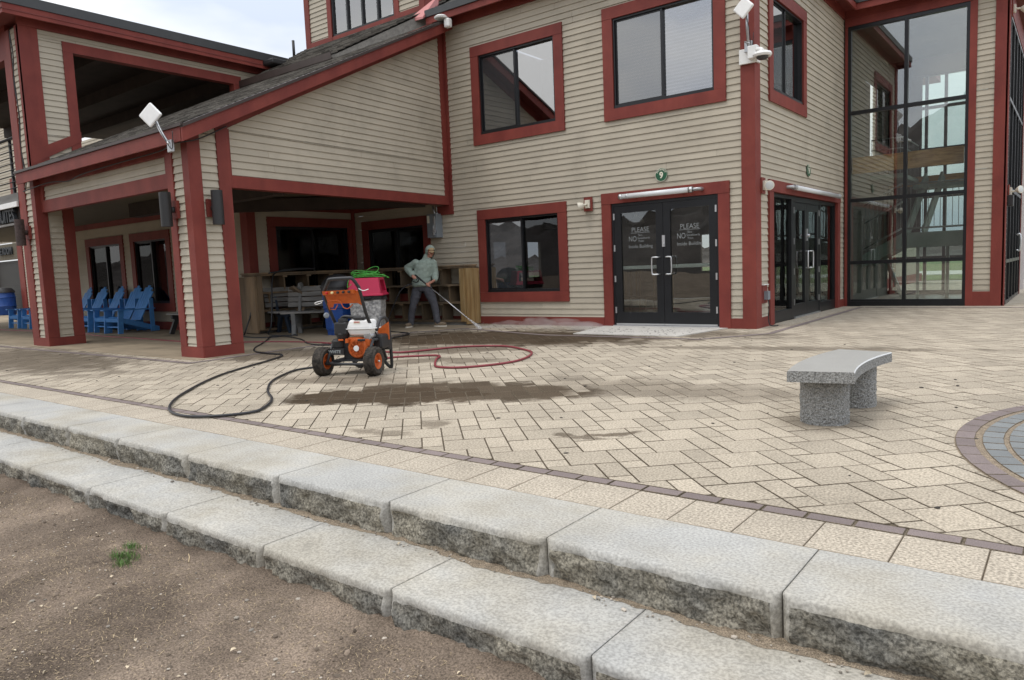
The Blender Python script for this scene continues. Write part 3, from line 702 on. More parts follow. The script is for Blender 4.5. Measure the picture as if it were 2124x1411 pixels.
def door_text(F, d, uc, s=1.0):
    bmt = BM(); M0 = Matrix((F.u, F.v, F.n)).transposed().to_4x4()
    for (t, z, hgt, x, wd) in (("PLEASE", 1.745, .085, 0, .34), ("NO", 1.585, .095, -.155, .15), ("Skis", 1.65, .042, .0, .08), ("Snowboards", 1.597, .042, .065, .24), ("Poles", 1.545, .042, .015, .10), ("Inside Building", 1.45, .062, 0, .47)):
        b = text_bm(t, 1, Matrix.Identity(4), .0002, -.012); xs = [v.co.x for v in b.verts]; w0 = max(xs)-min(xs)
        bmesh.ops.transform(b, matrix=Matrix.Translation(F.p(uc+x, z, -.025)) @ M0 @ Matrix.Diagonal((wd/w0, hgt/.7, 1, 1)), verts=b.verts); joinbm(bmt, b)
    F.box(bmt, uc-.19, uc+.19, 1.690, 1.695, -.0255, -.0248)
    part('lettering', bmt, VINYL, d)
door_text(FA, dL, -6.24); door_text(FA, dR, -5.30)

# --- wall B (side wall towards the stair hall)
bm = BM(); winB = (12.81, 14.5, 3.95, 5.47); doorB = (12.77, 16.98, 0, 2.26)
lap(bm, FB, [(.17, 6.22, 12.14, YC-.02, 12.14, YC-.02)], [(u0-.05, u1+.05, z0-.05, z1+.05) for (u0, u1, z0, z1) in (winB, doorB)], seed=5); part('side_wall', bm, SID)
bm = BM(); FB.box(bm, 12.15, 12.54, 0, .17, -.02, .026); part('skirt_board', bm, RED); bm = BM(); FB.box(bm, 17.2, YC-.03, 0, .17, -.02, .026); part('skirt_board', bm, RED)
bm = BM(); FB.box(bm, 12.15, YC-.04, 6.2, 6.37, -.02, .04); part('frieze_board', bm, RED)
sliding_window(FB, winB[0]-.2, winB[1]+.22, winB[2]-.2, winB[3]+.2, split=.45, glasses=(GLS, GLU))
bm = BM(); FB.box(bm, 12.55, 12.765, 0, 2.262, -.02, .04); FB.box(bm, 16.985, 17.18, 0, 2.262, -.02, .04); FB.box(bm, 12.55, 17.18, 2.265, 2.46, -.02, .045); part('door_casing', bm, RED)
bm = BM()
for (a, b) in ((12.767, 12.80), (13.92, 14.06), (15.76, 15.86), (16.93, 16.983)): FB.box(bm, a, b, 0, 2.26, -.12, -.02)
for (a, b) in ((12.80, 13.92), (15.86, 16.93)): FB.box(bm, a, b, 0, .2, -.12, -.021); FB.box(bm, a, b, 2.2, 2.26, -.12, -.021)
FB.box(bm, 14.06, 15.76, 2.16, 2.26, -.12, -.021); part('door_frame', bm, BLK)
for (a, b) in ((12.80, 13.92), (15.86, 16.93)):
    bm = BM(); FB.box(bm, a, b, .2, 2.2, -.075, -.068); part('sidelight_pane', bm, GLD)
d1 = leaf(FB, 14.065, 14.908, .03, 2.155, d0=-.08, d1=-.03, st=.13); d2 = leaf(FB, 14.914, 15.755, .03, 2.155, d0=-.08, d1=-.03, st=.13)
FBm = Fr((XB-.03, 0, 0), (0, 1, 0), (1, 0, 0)); pull(FBm, d1, 14.85, -1, .93, 1.25); pull(FBm, d2, 14.97, 1, .93, 1.25); hinges(FBm, d1, 14.075); hinges(FBm, d2, 15.745)
bm = BM(); FBm.box(bm, 14.86, 14.93, 1.45, 1.68, 0, .02); cyl(bm, FBm.p(14.9, 1.55, .02), FBm.p(14.9, 1.55, .06), .03); part('lock_plate', bm, ALU, d2)
bm = BM(); FB.box(bm, 14.06, 15.76, 0, .028, -.12, .01); part('threshold', bm, ALU)

# --- wall C (glazed stair hall front) and D
bm = BM(); FC.box(bm, XB+.03, -4.085, 0, 6.03, -.02, .03); FC.box(bm, -1.825, -1.70, 0, 6.03, -.02, .034); FC.box(bm, -1.40, XD+.01, 0, 6.2, -.02, .034); FC.box(bm, XB+.03, -1.825, 6.032, 6.2, -.02, .034); FC.box(bm, XB+.03, XD+.015, 6.202, 6.37, -.02, .05); FC.box(bm, -1.70, -1.40, 0, .3, -.02, .028); part('corner_board', bm, RED)
bm = BM(); lap(bm, FC, [(.3, 6.2, -1.71, -1.39, -1.71, -1.39)], seed=8); part('stair_hall_wall', bm, SID)
bm = BM(); fz = [.0, .97, 2.33, 4.21]
FC.box(bm, -4.083, -4.02, 0, 6.03, -.09, .012); FC.box(bm, -1.885, -1.827, 0, 6.03, -.09, .012); FC.box(bm, -2.99, -2.92, .1, 5.96, -.09, .010)
FC.box(bm, -4.02, -1.885, 0, .11, -.09, .011); FC.box(bm, -4.02, -1.885, 5.955, 6.03, -.09, .011)
for z in (.93, 2.29, 4.17): FC.box(bm, -4.02, -2.99, z, z+.075, -.09, .009); FC.box(bm, -2.92, -1.885, z, z+.075, -.09, .009)
FC.box(bm, -4.02, -1.885, .11, .15, -.09, -.002)
cw = part('curtain_wall_frame', bm, BLK)
for (z0, z1) in ((.15, .93), (1.005, 2.29), (2.365, 4.17), (4.245, 5.955)):
    for (a, b) in ((-4.02, -2.99), (-2.92, -1.885)):
        bm = BM(); FC.box(bm, a, b, z0, z1, -.045, -.038); part('pane', bm, GLC, cw)
# D side
bm = BM(); FD.box(bm, YC-.034, 17.72, 0, 6.37, -.02, .03); FD.box(bm, 22.3, 22.45, 0, 6.2, -.02, .03); FD.box(bm, 18.05, 22.3, 5.75, 6.2, -.02, .03); part('corner_board', bm, RED)
bm = BM(); lap(bm, FD, [(.1, 6.2, 17.71, 18.06, 17.71, 18.06)], seed=9); part('stair_hall_side_wall', bm, SID)
bm = BM()
for y in (18.06, 18.95, 19.85, 20.75, 21.6, 22.24): FD.box(bm, y, y+.06, 0, 5.75, -.08, .02)
for z in (0, .85, 2.35, 4.1, 5.68):
    FD.box(bm, 18.12, 22.24, z, z+.07, -.079, .018)
sf = part('curtain_wall_frame', bm, BLK)
bm = BM(); FD.box(bm, 18.1, 22.28, .05, 5.72, -.045, -.040); part('pane', bm, GLC, sf)
bm = BM(); tube(bm, smoothpath([FD.p(21.1, 1.1, .02), FD.p(21.1, 1.1, .09), FD.p(21.1, 1.45, .09), FD.p(21.1, 1.45, .02)], 3), .02); part('door_handle', bm, ALU, sf)
bm = BM(); box(bm, XB-.25, XB-.02, YC-.05, YC+.2, 0, 6.3); box(bm, -14.1, -13.92, 11.86, 12.1, 0, 2.9); part('wall_core', bm, INTW)
# hall interior: back wall with windows, side wall, floor, ceiling
FK = Fr((0, 22.4, 0), (1, 0, 0), (0, -1, 0))
bm = BM(); FK.box(bm, -4.17, -1.2, 0, .12, -.05, .05)
for a in (-4.12, -3.30, -2.86, -1.9, -1.27): FK.box(bm, a, a+.07, .12, 6.1, -.05, .05)
for z in (.95, 2.55, 3.78, 4.85, 5.68): FK.box(bm, -4.05, -1.27, z, z+.07, -.049, .049)
bf = part('back_curtain_wall', bm, BLK)
bm = BM(); FK.box(bm, -4.05, -1.27, .12, 6.1, -.006, .006); part('pane', bm, glassmat('glass_far', .05, (.9, .97, .94)), bf)
bm = BM(); FK.box(bm, -4.17, -1.2, 5.72, 6.36, .06, .12); FK.box(bm, -4.17, -3.36, 1.28, 5.718, .06, .12); part('hall_header', bm, mat('hall_dark_wall', (.07, .06, .055), .8))
bm = BM(); box(bm, -4.15, -1.24, 17.72, 22.35, -.02, .012); part('hall_floor', bm, INTF)
bm = BM(); box(bm, -4.15, -1.24, 17.72, 22.35, 6.15, 6.2); part('hall_ceiling', bm, INTW)
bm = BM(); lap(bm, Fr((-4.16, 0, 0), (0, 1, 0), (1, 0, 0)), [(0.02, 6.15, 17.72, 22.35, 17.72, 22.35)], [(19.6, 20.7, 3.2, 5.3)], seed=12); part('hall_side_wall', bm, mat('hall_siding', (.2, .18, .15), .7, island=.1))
bm = BM(); box(bm, -4.4, -4.3, 19.5, 20.8, 3.1, 5.4); part('hall_opening', bm, BLK)
bm = BM(); box(bm, -4.13, -1.97, 18.24, 18.36, 2.97, 3.325); box(bm, -4.13, -1.24, 22.2, 22.3, 2.88, 3.12); part('glulam_beam', bm, GLULAM)
bm = BM(); box(bm, -4.13, -3.4, 20.0, 22.2, 2.95, 3.05); box(bm, -3.42, -1.3, 21.4, 22.2, 2.75, 2.85); part('upper_floor', bm, STG)
# stairs: lower flight, landing, upper flight
bm = BM()
for y in (19.2, 20.25):
    prism(bm, [Vector((-4.12, y, .82)), Vector((-4.12, y, 1.12)), Vector((-3.28, y, 1.59)), Vector((-3.28, y, 1.27))], [Vector((-4.12, y+.04, .82)), Vector((-4.12, y+.04, 1.12)), Vector((-3.28, y+.04, 1.59)), Vector((-3.28, y+.04, 1.27))])
prism(bm, [Vector((-4.12, 19.24, .86)), Vector((-4.12, 19.24, .90)), Vector((-3.28, 19.24, 1.32)), Vector((-3.28, 19.24, 1.28))], [Vector((-4.12, 20.25, .86)), Vector((-4.12, 20.25, .90)), Vector((-3.28, 20.25, 1.32)), Vector((-3.28, 20.25, 1.28))])
box(bm, -3.28, -1.9, 19.4, 19.45, 1.25, 1.6); box(bm, -3.28, -1.9, 19.45, 21.0, 1.52, 1.58)
for x in (-3.45, -3.08): beam(bm, (x, 20.9, 1.6), (x+.25, 22.1, 3.1), .05, .25)
beam(bm, (-3.0, 19.6, 0), (-3.0, 19.6, 1.5), .06, .06, (0, 1, 0)); beam(bm, (-3.35, 19.9, 0.03), (-3.75, 19.9, 1.0), .09, .09, (0, 1, 0)); beam(bm, (-2.55, 20.9, 0), (-2.55, 20.9, 1.5), .07, .07, (0, 1, 0))
part('stair', bm, STG)
bm = BM()
for (x0, z0, x1, z1, y) in ((-4.1, 2.28, -3.28, 2.74, 19.2), (-4.1, 1.88, -3.28, 2.32, 19.3), (-4.1, 1.26, -3.28, 1.70, 19.2)): tube(bm, [(x0, y, z0), (x1, y, z1)], .022, 8)
for k in range(10):
    x = -4.05+.083*k; tube(bm, [(x, 19.2, 1.26+.53*(x+4.1)), (x, 19.2, 2.28+.56*(x+4.1))], .008, 6)
tube(bm, [(-3.28, 19.4, 2.72), (-1.9, 19.4, 2.72)], .022, 8); tube(bm, [(-3.28, 19.4, 1.70), (-1.9, 19.4, 1.70)], .022, 8)
for k in range(12): tube(bm, [(-3.25+.12*k, 19.4, 1.7), (-3.25+.12*k, 19.4, 2.7)], .007, 6)
for z in (3.3, 3.55, 3.8): tube(bm, [(-4.1, 20, z+.1), (-3.45, 20, z+.1), (-3.4, 20.1, z+.1), (-3.4, 22.1, z+.1)], .016, 8)
for k in range(12): tube(bm, [(-3.4, 20.1+.18*k, 3.05), (-3.4, 20.1+.18*k, 3.9)], .006, 6)
for k in range(9): tube(bm, [(-4.1+.08*k, 20, 3.05), (-4.1+.08*k, 20, 3.9)], .006, 6)
part('stair_railing', bm, STL)
# wing beyond the hall, seen through its back glass
FW = Fr((-5.0, 0, 0), (0, 1, 0), (1, 0, 0))
bm = BM(); lap(bm, FW, [(0, 7.6, 24.5, 33, 24.5, 33)], [(27.5, 29.3, 4.2, 6.0)], seed=14); part('rear_wing_wall', bm, SID)
sliding_window(FW, 27.3, 29.5, 4.0, 6.2, glasses=(GLU, GLU))
bm = BM(); box(bm, -5.6, -4.4, 24.3, 33.3, 7.6, 7.85); part('rear_wing_fascia', bm, RED)
bm = BM(); box(bm, -5.0, -4.9, 24.5, 33, 0, .3); part('skirt_board', bm, RED)

# --- interiors behind glass (closed rooms with far windows)
bm = BM(); x0, x1, y0, y1 = -13.8, -4.45, 12.12, 20.6
box(bm, x0, x0+.1, y0, y1, 0, .85); box(bm, x0, x0+.1, y0, y1, 1.95, 2.95)
for ya, yb in ((y0, 15.3), (16.0, 17.0), (17.7, 18.7), (19.4, y1)): box(bm, x0, x0+.1, ya, yb, .85, 1.95)
box(bm, x1, x1+.1, 17.3, y1, 0, 2.95)
xs_ = [x0, -12.4, -11.9, -10.6, -10.1, -8.8, -8.3, -7.0, -6.5, -5.2, x1]
for i in range(0, len(xs_)-1):
    if i % 2 == 0 or xs_[i] < -9: box(bm, xs_[i], xs_[i+1], y1, y1+.1, 0, 2.95)
    else: box(bm, xs_[i], xs_[i+1], y1, y1+.1, 0, .85); box(bm, xs_[i], xs_[i+1], y1, y1+.1, 1.9, 2.95)
part('ground_floor_wall', bm, INTW)
bm = BM(); box(bm, x0, x1+.1, y0, y1, -.05, .004); part('ground_floor', bm, INTF)
bm = BM(); box(bm, x0, x1+.1, y0, y1, 2.9, 3.02); part('ground_floor_ceiling', bm, INTW)
bm = BM(); box(bm, -10.8, -4.4, 15.6, 15.7, 3.05, 6.3); box(bm, -10.85, -10.8, 12.1, 15.6, 3.05, 6.3); box(bm, -4.6, -4.55, 14.75, 17.5, 3.05, 6.3); box(bm, -10.8, -4.4, 12.1, 15.6, 3.03, 3.05); part('upper_room_wall', bm, mat('upper_room', (.32, .31, .3), .8))
for (px_, py_) in ((-9.3, 13.6), (-8.5, 14.3), (-7.4, 14.0)):
    bm = BM(); cyl(bm, (px_, py_, 2.2), (px_, py_, 2.9), .008, 6); lathe(bm, (px_, py_, 2.0), (0, 0, 1), [(0, .17), (.05, .15), (.12, .05), (.2, .02)], 20); part('pendant_lamp', bm, CREAM)
bm = BM()
for k in range(4):
    xx = -9.3+k*.75; box(bm, xx, xx+.45, 13.6, 14.05, .42, .46)
    for (a, b) in ((0, 0), (.41, 0), (0, .41), (.41, .41)): box(bm, xx+a, xx+a+.04, 13.6+b, 13.64+b, 0, .42 if b == 0 else 1.0)
    for s in range(3): box(bm, xx+.08+s*.13, xx+.12+s*.13, 14.02, 14.04, .46, .98)
part('indoor_chairs', bm, WOOD)

# --- porch: walls P and Q
XP, YQ = -13.89, 9.02
FP = Fr((XP, 0, 0), (0, 1, 0), (1, 0, 0)); FQ = Fr((0, YQ, 0), (1, 0, 0), (0, -1, 0))
winPw = (9.68, 11.68, .65, 2.27)
bm = BM(); lap(bm, FP, [(.17, 2.8, YQ+.15, 11.88, YQ+.15, 11.88)], [(9.63, 11.73, .6, 2.32)], seed=20); part('porch_end_wall', bm, SID)
sliding_window(FP, 9.48, 11.88, .45, 2.47, split=.5, glasses=(GLP, GLP))
bm = BM(); FP.box(bm, YQ-.03, YQ+.17, 0, 2.8, -.02, .035); FQ.box(bm, -14.1, XP+.03, 0, 2.8, -.02, .035); FP.box(bm, 11.80, 11.885, 0, 2.8, .03, .06); FP.box(bm, YQ+.17, 11.88, 0, .2, -.02, .03); FP.box(bm, YQ+.17, 11.88, 2.62, 2.8, -.02, .04); FQ.box(bm, -22.55, -14.1, 2.66, 2.8, -.02, .03); FA.box(bm, -13.87, -10.7, 2.62, 2.8, -.02, .04); part('porch_trim', bm, RED)
bm = BM(); hq = []
wq = [(-19.07+.0, -17.1+.0), (-21.62, -19.45), (-15.9, -14.5)]
for (a, b) in wq: hq.append((a+.15, b-.15, .6, 2.25))
lap(bm, FQ, [(.2, 2.68, -22.6, -14.1, -22.6, -14.1)], hq, seed=21); part('porch_back_wall', bm, SID)
bm = BM(); FQ.box(bm, -22.6, -14.1, 0, .2, -.02, .03); FQ.box(bm, -22.75, -22.55, 0, 2.8, -.02, .035); part('skirt_board', bm, RED)
for (a, b) in wq: sliding_window(FQ, a, b, .45, 2.4, cw=.2, split=.5, glasses=(GLP, GLL))
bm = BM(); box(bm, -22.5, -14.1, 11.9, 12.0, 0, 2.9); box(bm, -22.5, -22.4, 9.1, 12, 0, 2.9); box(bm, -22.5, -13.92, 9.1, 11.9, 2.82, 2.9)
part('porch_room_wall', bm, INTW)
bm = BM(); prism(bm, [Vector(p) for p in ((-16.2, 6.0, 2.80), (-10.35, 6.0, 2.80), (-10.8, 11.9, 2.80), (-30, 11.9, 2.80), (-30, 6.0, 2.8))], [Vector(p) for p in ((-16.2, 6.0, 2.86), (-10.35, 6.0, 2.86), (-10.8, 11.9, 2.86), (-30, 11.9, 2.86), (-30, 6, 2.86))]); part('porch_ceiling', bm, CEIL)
bm = BM(); box(bm, -15.6, -10.6, 7.4, 7.62, 2.52, 2.79); beam(bm, (-14.6, 7.7, 2.64), (-11.0, 11.4, 2.64), .2, .24); part('porch_ceiling_beam', bm, DKWOOD)
for (px_, py_) in ((-13.2, 6.5), (-16.0, 8.2)):
    bm = BM(); lathe(bm, (px_, py_, 2.795), (0, 0, -1), [(0, .07), (.012, .07), (.012, .05), (.004, .045)], 20); part('recessed_light', bm, WHT)

# columns
def column(x0, x1, y0, y1, ztop, zr=None):
    """boxed post: corner boards, skirt, siding panels; ztop front, zr rear top"""
    zr = zr or ztop
    bmR = BM(); panels = []
    fF = Fr((0, y0, 0), (1, 0, 0), (0, -1, 0)); fR = Fr((x1, 0, 0), (0, 1, 0), (1, 0, 0)); fBk = Fr((0, y1, 0), (-1, 0, 0), (0, 1, 0)); fL = Fr((x0, 0, 0), (0, -1, 0), (-1, 0, 0))
    t = .03
    for k, (F, a0, a1, za, zb) in enumerate(((fF, x0, x1, ztop, ztop), (fR, y0, y1, ztop, zr), (fBk, -x1, -x0, zr, zr), (fL, -y1, -y0, zr, ztop))):
        e = t if k % 2 == 0 else 0.
        c = .16 if k != 1 else .19
        def seg(p, q, z0, bmm=bmR, c1=t):
            s0 = za+(zb-za)*(p-a0)/(a1-a0); s1 = za+(zb-za)*(q-a0)/(a1-a0); s0 = za+(zb-za)*max(0, min(1, (p-a0)/(a1-a0))); s1 = za+(zb-za)*max(0, min(1, (q-a0)/(a1-a0)))
            F.prism(bmm, [(p, z0), (q, z0), (q, s1), (p, s0)], 0, c1)
        seg(a0-e, a0+c-.02, .175); seg(a1-c+.02, a1+e, .175); F.box(bmR, a0-e, a1+e, 0, .172, 0, t+.003)
        p, q = a0+c-.02, a1-c+.02
        sp = za+(zb-za)*(p-a0)/(a1-a0); sq = za+(zb-za)*(q-a0)/(a1-a0); mz = min(sp, sq)
        bmS = BM(); panels.append(bmS); lap(bmS, F, [(.175, mz, p, q, p, q)], seed=30+k, proud=.017)
        if abs(sp-sq) > .02:
            if sq > sp: lap(bmS, F, [(mz, sq, p, q, q-.002, q)], seed=33, proud=.017)
            else: lap(bmS, F, [(mz, sp, p, q, p, p+.002)], seed=33, proud=.017)
    c = part('column', bmR, RED)
    for b in panels: part('siding_panel', b, SID, c)
    return c
column(-10.84, -10.27, 5.79, 6.40, 3.24, 3.52)
column(-16.32, -15.75, 5.75, 6.35, 3.38)
FT0 = Fr((0, 5.75, 0), (1, 0, 0), (0, -1, 0)); bm = BM(); FT0.box(bm, -16.35, -16.18, 3.381, 6.03, -.3, .03); FT0.box(bm, -15.89, -15.72, 3.381, 6.03, -.3, .03); part('tower_corner_board', bm, RED)
bm = BM(); lap(bm, FT0, [(3.38, 6.03, -16.18, -15.89, -16.18, -15.89)], seed=71); part('tower_siding_panel', bm, SID)

# porch front beam + siding strip under the eave
FE = Fr((0, 5.82, 0), (1, 0, 0), (0, -1, 0))
bm = BM(); FE.box(bm, -15.74, -10.87, 2.57, 2.79, -.1, .0); FE.box(bm, -15.74, -10.87, 3.05, 3.28, -.1, .0); FE.box(bm, -15.74, -15.6, 2.792, 3.048, -.1, -.002); FE.box(bm, -11.02, -10.87, 2.792, 3.048, -.1, -.002); part('porch_beam', bm, RED)
bm = BM(); lap(bm, Fr((0, 5.86, 0), (1, 0, 0), (0, -1, 0)), [(2.79, 3.06, -15.6, -11.0, -15.6, -11.0)], seed=40); part('porch_front_siding', bm, SID)
# gable side (slightly skewed)
G0 = Vector((-10.33, 6.42, 0)); G1 = Vector((-10.76, 11.92, 0)); gu = (G1-G0).normalized(); gn = Vector((gu.y, -gu.x, 0))
FG = Fr(G0, gu, gn); GL = (G1-G0).length
rs = (5.96-3.43)/(5.27)     # rake slope in frame units
z_r = lambda u: 3.43+rs*u
bm = BM(); lap(bm, FG, [(2.74, 3.43, .02, GL-.15, .02, GL-.15), (3.43, z_r(GL-.15)+.02, .02, GL-.15, GL-.16, GL-.15)], seed=41); part('gable_wall', bm, SID)
bm = BM(); FG.prism(bm, [(.03, 2.745), (GL-.02, 2.745), (GL-.02, z_r(GL)+.1), (.03, z_r(0)+.1)], -.06, -.03); FG.box(bm, -.0, GL-.01, 2.555, 2.74, -.14, .03); FG.prism(bm, [(GL-.17, 2.742), (GL+.0, 2.742), (GL+.0, z_r(GL)+.25), (GL-.17, z_r(GL-.17)+.25)], -.02, .028)
FG.prism(bm, [(-.0, 2.742), (.075, 2.742), (.075, 3.44), (-.0, 3.42)], -.02, .026)
FG.prism(bm, [(.04, z_r(.04)), (GL-.172, z_r(GL-.172)), (GL-.172, z_r(GL)+.26), (.04, z_r(0)+.27)], -.02, .024)
FA.box(bm, -10.74, -10.655, 2.36, 6.2, -.02, .045); FA.box(bm, -11.1, -10.742, 2.36, 2.55, -.02, .045)
part('gable_trim', bm, RED)
# porch roof: lower slope
EZ, EY, SL = 3.36, 5.58, .478
def zl(y): return EZ+SL*(y-EY)
def xr(y): return -10.0-.078*(y-EY)
rv = Vector((0, 1, SL)).normalized(); rn = Vector((0, -SL, 1)).normalized()
FR = Fr((0, EY, EZ), (1, 0, 0), rn, rv); sc_ = math.sqrt(1+SL*SL)
bm = BM(); T = (11.9-EY)*sc_
lap(bm, FR, [(0, T, -16.0 if False else -15.74, xr(EY)+.02, -15.74, xr(11.9)+.02)], ex=.14, proud=.012, lo=.18, hi=.34, seed=50); part('porch_roof', bm, SHING)
bm = BM(); prism(bm, [Vector((-16.0, EY, zl(EY)-.02)), Vector((xr(EY), EY, zl(EY)-.02)), Vector((xr(11.9), 11.9, zl(11.9)-.02)), Vector((-15.74, 11.9, zl(11.9)-.02))], [Vector((-16.0, EY, zl(EY)-.16)), Vector((xr(EY), EY, zl(EY)-.16)), Vector((xr(11.9), 11.9, zl(11.9)-.16)), Vector((-15.74, 11.9, zl(11.9)-.16))]); part('porch_roof_deck', bm, REDD)
bm = BM()
box(bm, -16.03, xr(EY)+.0, EY-.035, EY-.003, zl(EY)-.245, zl(EY)-.05)
a = Vector((xr(EY)+.02, EY-.035, 0)); b = Vector((xr(11.9)+.02, 11.9, 0)); n_ = Vector(((b-a).y, -(b-a).x, 0)).normalized()*.035
def rk(p, d0, d1, z0, z1): return [p+n_*d0+Vector((0, 0, z0)), p+n_*d1+Vector((0, 0, z1))]
zA, zB = zl(EY-.035), zl(11.9)
prism(bm, [a+Vector((0, 0, zA-.24)), a+Vector((0, 0, zA-.05)), b+Vector((0, 0, zB-.05)), b+Vector((0, 0, zB-.24))], [a+n_+Vector((0, 0, zA-.24)), a+n_+Vector((0, 0, zA-.05)), b+n_+Vector((0, 0, zB-.05)), b+n_+Vector((0, 0, zB-.24))]); part('porch_fascia', bm, RED)
bm = BM()
box(bm, -16.05, xr(EY)+.06, EY-.06, EY-.0, zl(EY)-.048, zl(EY)-.004)
prism(bm, [a+n_*-.5+Vector((0, 0, zA-.048)), a+n_*-.5+Vector((0, 0, zA+.0)), b+n_*-.5+Vector((0, 0, zB+.0)), b+n_*-.5+Vector((0, 0, zB-.048))], [a+n_*1.8+Vector((0, 0, zA-.048)), a+n_*1.8+Vector((0, 0, zA+.0)), b+n_*1.8+Vector((0, 0, zB+.0)), b+n_*1.8+Vector((0, 0, zB-.048))]); part('drip_edge', bm, GUTTER)
# upper roof slope with gutter, cupola
S2 = .6; E2 = 10.3; Z2 = 5.74
rv2 = Vector((0, 1, S2)).normalized(); rn2 = Vector((0, -S2, 1)).normalized(); FU = Fr((0, E2, Z2), (1, 0, 0), rn2, rv2); s2_ = math.sqrt(1+S2*S2)
bm = BM(); lap(bm, FU, [(0, 1.6*s2_, -15.55, -12.2, -15.6, -10.87), (1.6*s2_, 3.6*s2_, -15.6, -10.87, -15.6, -10.87)], ex=.14, proud=.012, lo=.18, hi=.34, seed=51); part('upper_roof', bm, SHING)
bm = BM(); prism(bm, [Vector((-15.55, E2+.02, Z2-.03)), Vector((-12.2, E2+.02, Z2-.03)), Vector((-10.9, E2+1.6, Z2+.92)), Vector((-10.9, 13.9, Z2+2.1)), Vector((-15.6, 13.9, Z2+2.1))], [Vector((-15.55, E2+.02, 4.9)), Vector((-12.2, E2+.02, 5.2)), Vector((-10.9, E2+1.6, 5.2)), Vector((-10.9, 13.9, 5.2)), Vector((-15.6, 13.9, 5.2))]); part('upper_roof_core', bm, SHING)
bm = BM(); bx = [(E2-.1, Z2-.13), (E2-.1, Z2+.01), (E2-.085, Z2+.01), (E2-.085, Z2-.1), (E2, Z2-.1), (E2, Z2-.15), (E2-.07, Z2-.16)]
prism(bm, [Vector((-15.62, y, z)) for y, z in bx], [Vector((-12.3, y, z-.02)) for y, z in bx]); part('gutter', bm, GUTTER)
bm = BM(); prism(bm, [Vector(p) for p in ((-11.35, 11.6, 6.42), (-10.88, 11.5, 6.36), (-10.88, 12.0, 6.75))], [Vector(p) for p in ((-11.35, 11.6, 6.5), (-10.88, 11.5, 6.40), (-10.88, 12.0, 6.95))]); part('flashing', bm, mat('pink_flashing', (.5, .2, .19), .6))
bm = BM(); cyl(bm, (-15.75, 11.9, 6.6), (-15.75, 11.9, 7.05), .035, 12); part('vent_pipe', bm, BLKP)
bm = BM(); obox(bm, (-15.3, 10.95, 6.22), .5, .4, .12, bev=.03); part('roof_vent', bm, BLKP)
YT = 12.05; FT = Fr((0, YT, 0), (1, 0, 0), (0, -1, 0)); FTr = Fr((-11.33, 0, 0), (0, 1, 0), (1, 0, 0))
cz0, cz1 = 6.72, 9.6
bm = BM(); FT.box(bm, -15.4, -15.22, cz0, cz1, -.02, .03); FT.box(bm, -14.54, -14.4, cz0+.12, cz1, -.02, .03); FT.box(bm, -12.25, -12.1, cz0+.12, cz1, -.02, .03); FT.box(bm, -11.47, -11.31, cz0, cz1, -.02, .03)
FT.box(bm, -15.22, -14.4, cz0, cz0+.17, -.02, .028); FT.box(bm, -12.25, -11.47, cz0, cz0+.17, -.02, .028); FT.box(bm, -14.4, -12.25, cz0, cz0+.15, -.02, .024)
FTr.box(bm, YT-.02, YT+.15, cz0, cz1, -.02, .026); FTr.box(bm, YT+.15, 15, cz0, cz0+.4, -.02, .022); FTr.box(bm, YT+.95, YT+1.1, cz0+.4, cz1, -.02, .03)
cup = part('cupola', bm, RED)
bm = BM(); lap(bm, FT, [(cz0+.15, cz1, -15.23, -14.53, -15.23, -14.53), (cz0+.15, cz1, -12.11, -11.46, -12.11, -11.46)], seed=60); part('siding_panel', bm, SID, cup); bm = BM(); lap(bm, FTr, [(cz0+.4, cz1, YT+.14, YT+.97, YT+.14, YT+.97)], seed=61); part('siding_panel', bm, SID, cup)
bm = BM()
for k in range(5): xx = -14.4+k*(2.15-.05)/4; FT.box(bm, xx, xx+.05, cz0+.15, cz1, -.08, .0)
FT.box(bm, -14.35, -12.3, cz0+.15, cz0+.2, -.081, .001); part('window_frame', bm, BLK, cup)
bm = BM(); GCU = glassmat('glass_cupola', .35, (.85, .85, .9)); FT.box(bm, -14.35, -12.3, cz0+.2, cz1, -.05, -.045); part('pane', bm, GCU, cup); bm = BM(); FTr.box(bm, YT+1.1, YT+2.8, cz0+.4, cz1, -.05, -.045); part('pane', bm, GCU, cup)
bm = BM(); box(bm, -15.4, -15.3, YT, 15.2, cz0, cz1); box(bm, -15.4, -14.8, 15.1, 15.2, cz0, cz1); box(bm, -13.9, -13.3, 15.1, 15.2, cz0, cz1); box(bm, -12.3, -11.3, 15.1, 15.2, cz0, cz1); box(bm, -15.4, -11.3, 15.1, 15.2, cz0, cz0+.9); box(bm, -15.4, -11.3, YT, 15.2, cz1, cz1+.1); part('inner_wall', bm, mat('cupola_wall', (.7, .66, .66), .8), cup)

# --- deck tower on the left: wall W above the porch roof
FW2 = Fr((-15.75, 0, 0), (0, 1, 0), (1, 0, 0))
zw = lambda y: 3.42+.5*(y-5.75)
bm = BM()
lap(bm, FW2, [(zw(5.94)-.1, 4.05, 5.93, 6.5, 5.93, 6.5), (4.05, 5.9, 5.93, 6.5, 5.93, 6.5), (5.88, 6.1, 5.93, 11.4, 5.93, 11.4), (5.3, 5.9, 10.28, 11.4, 10.28, 11.4)], seed=70); part('deck_wall', bm, SID)
bm = BM(); FW2.box(bm, 5.72, 5.94, 3.3, 6.02, -.05, .034); FW2.box(bm, 6.47, 10.32, 5.69, 5.88, -.15, .034); FW2.box(bm, 6.47, 6.65, 3.7, 5.688, -.15, .032); FW2.box(bm, 10.12, 10.32, 5.3, 5.688, -.15, .032)
FW2.prism(bm, [(5.74, 3.47), (6.66, 3.99), (6.66, 4.18), (5.74, 3.72)], -.1, .04); FW2.box(bm, 5.72, 11.4, 6.02, 6.17, -.02, .05)
part('deck_wall_trim', bm, RED)
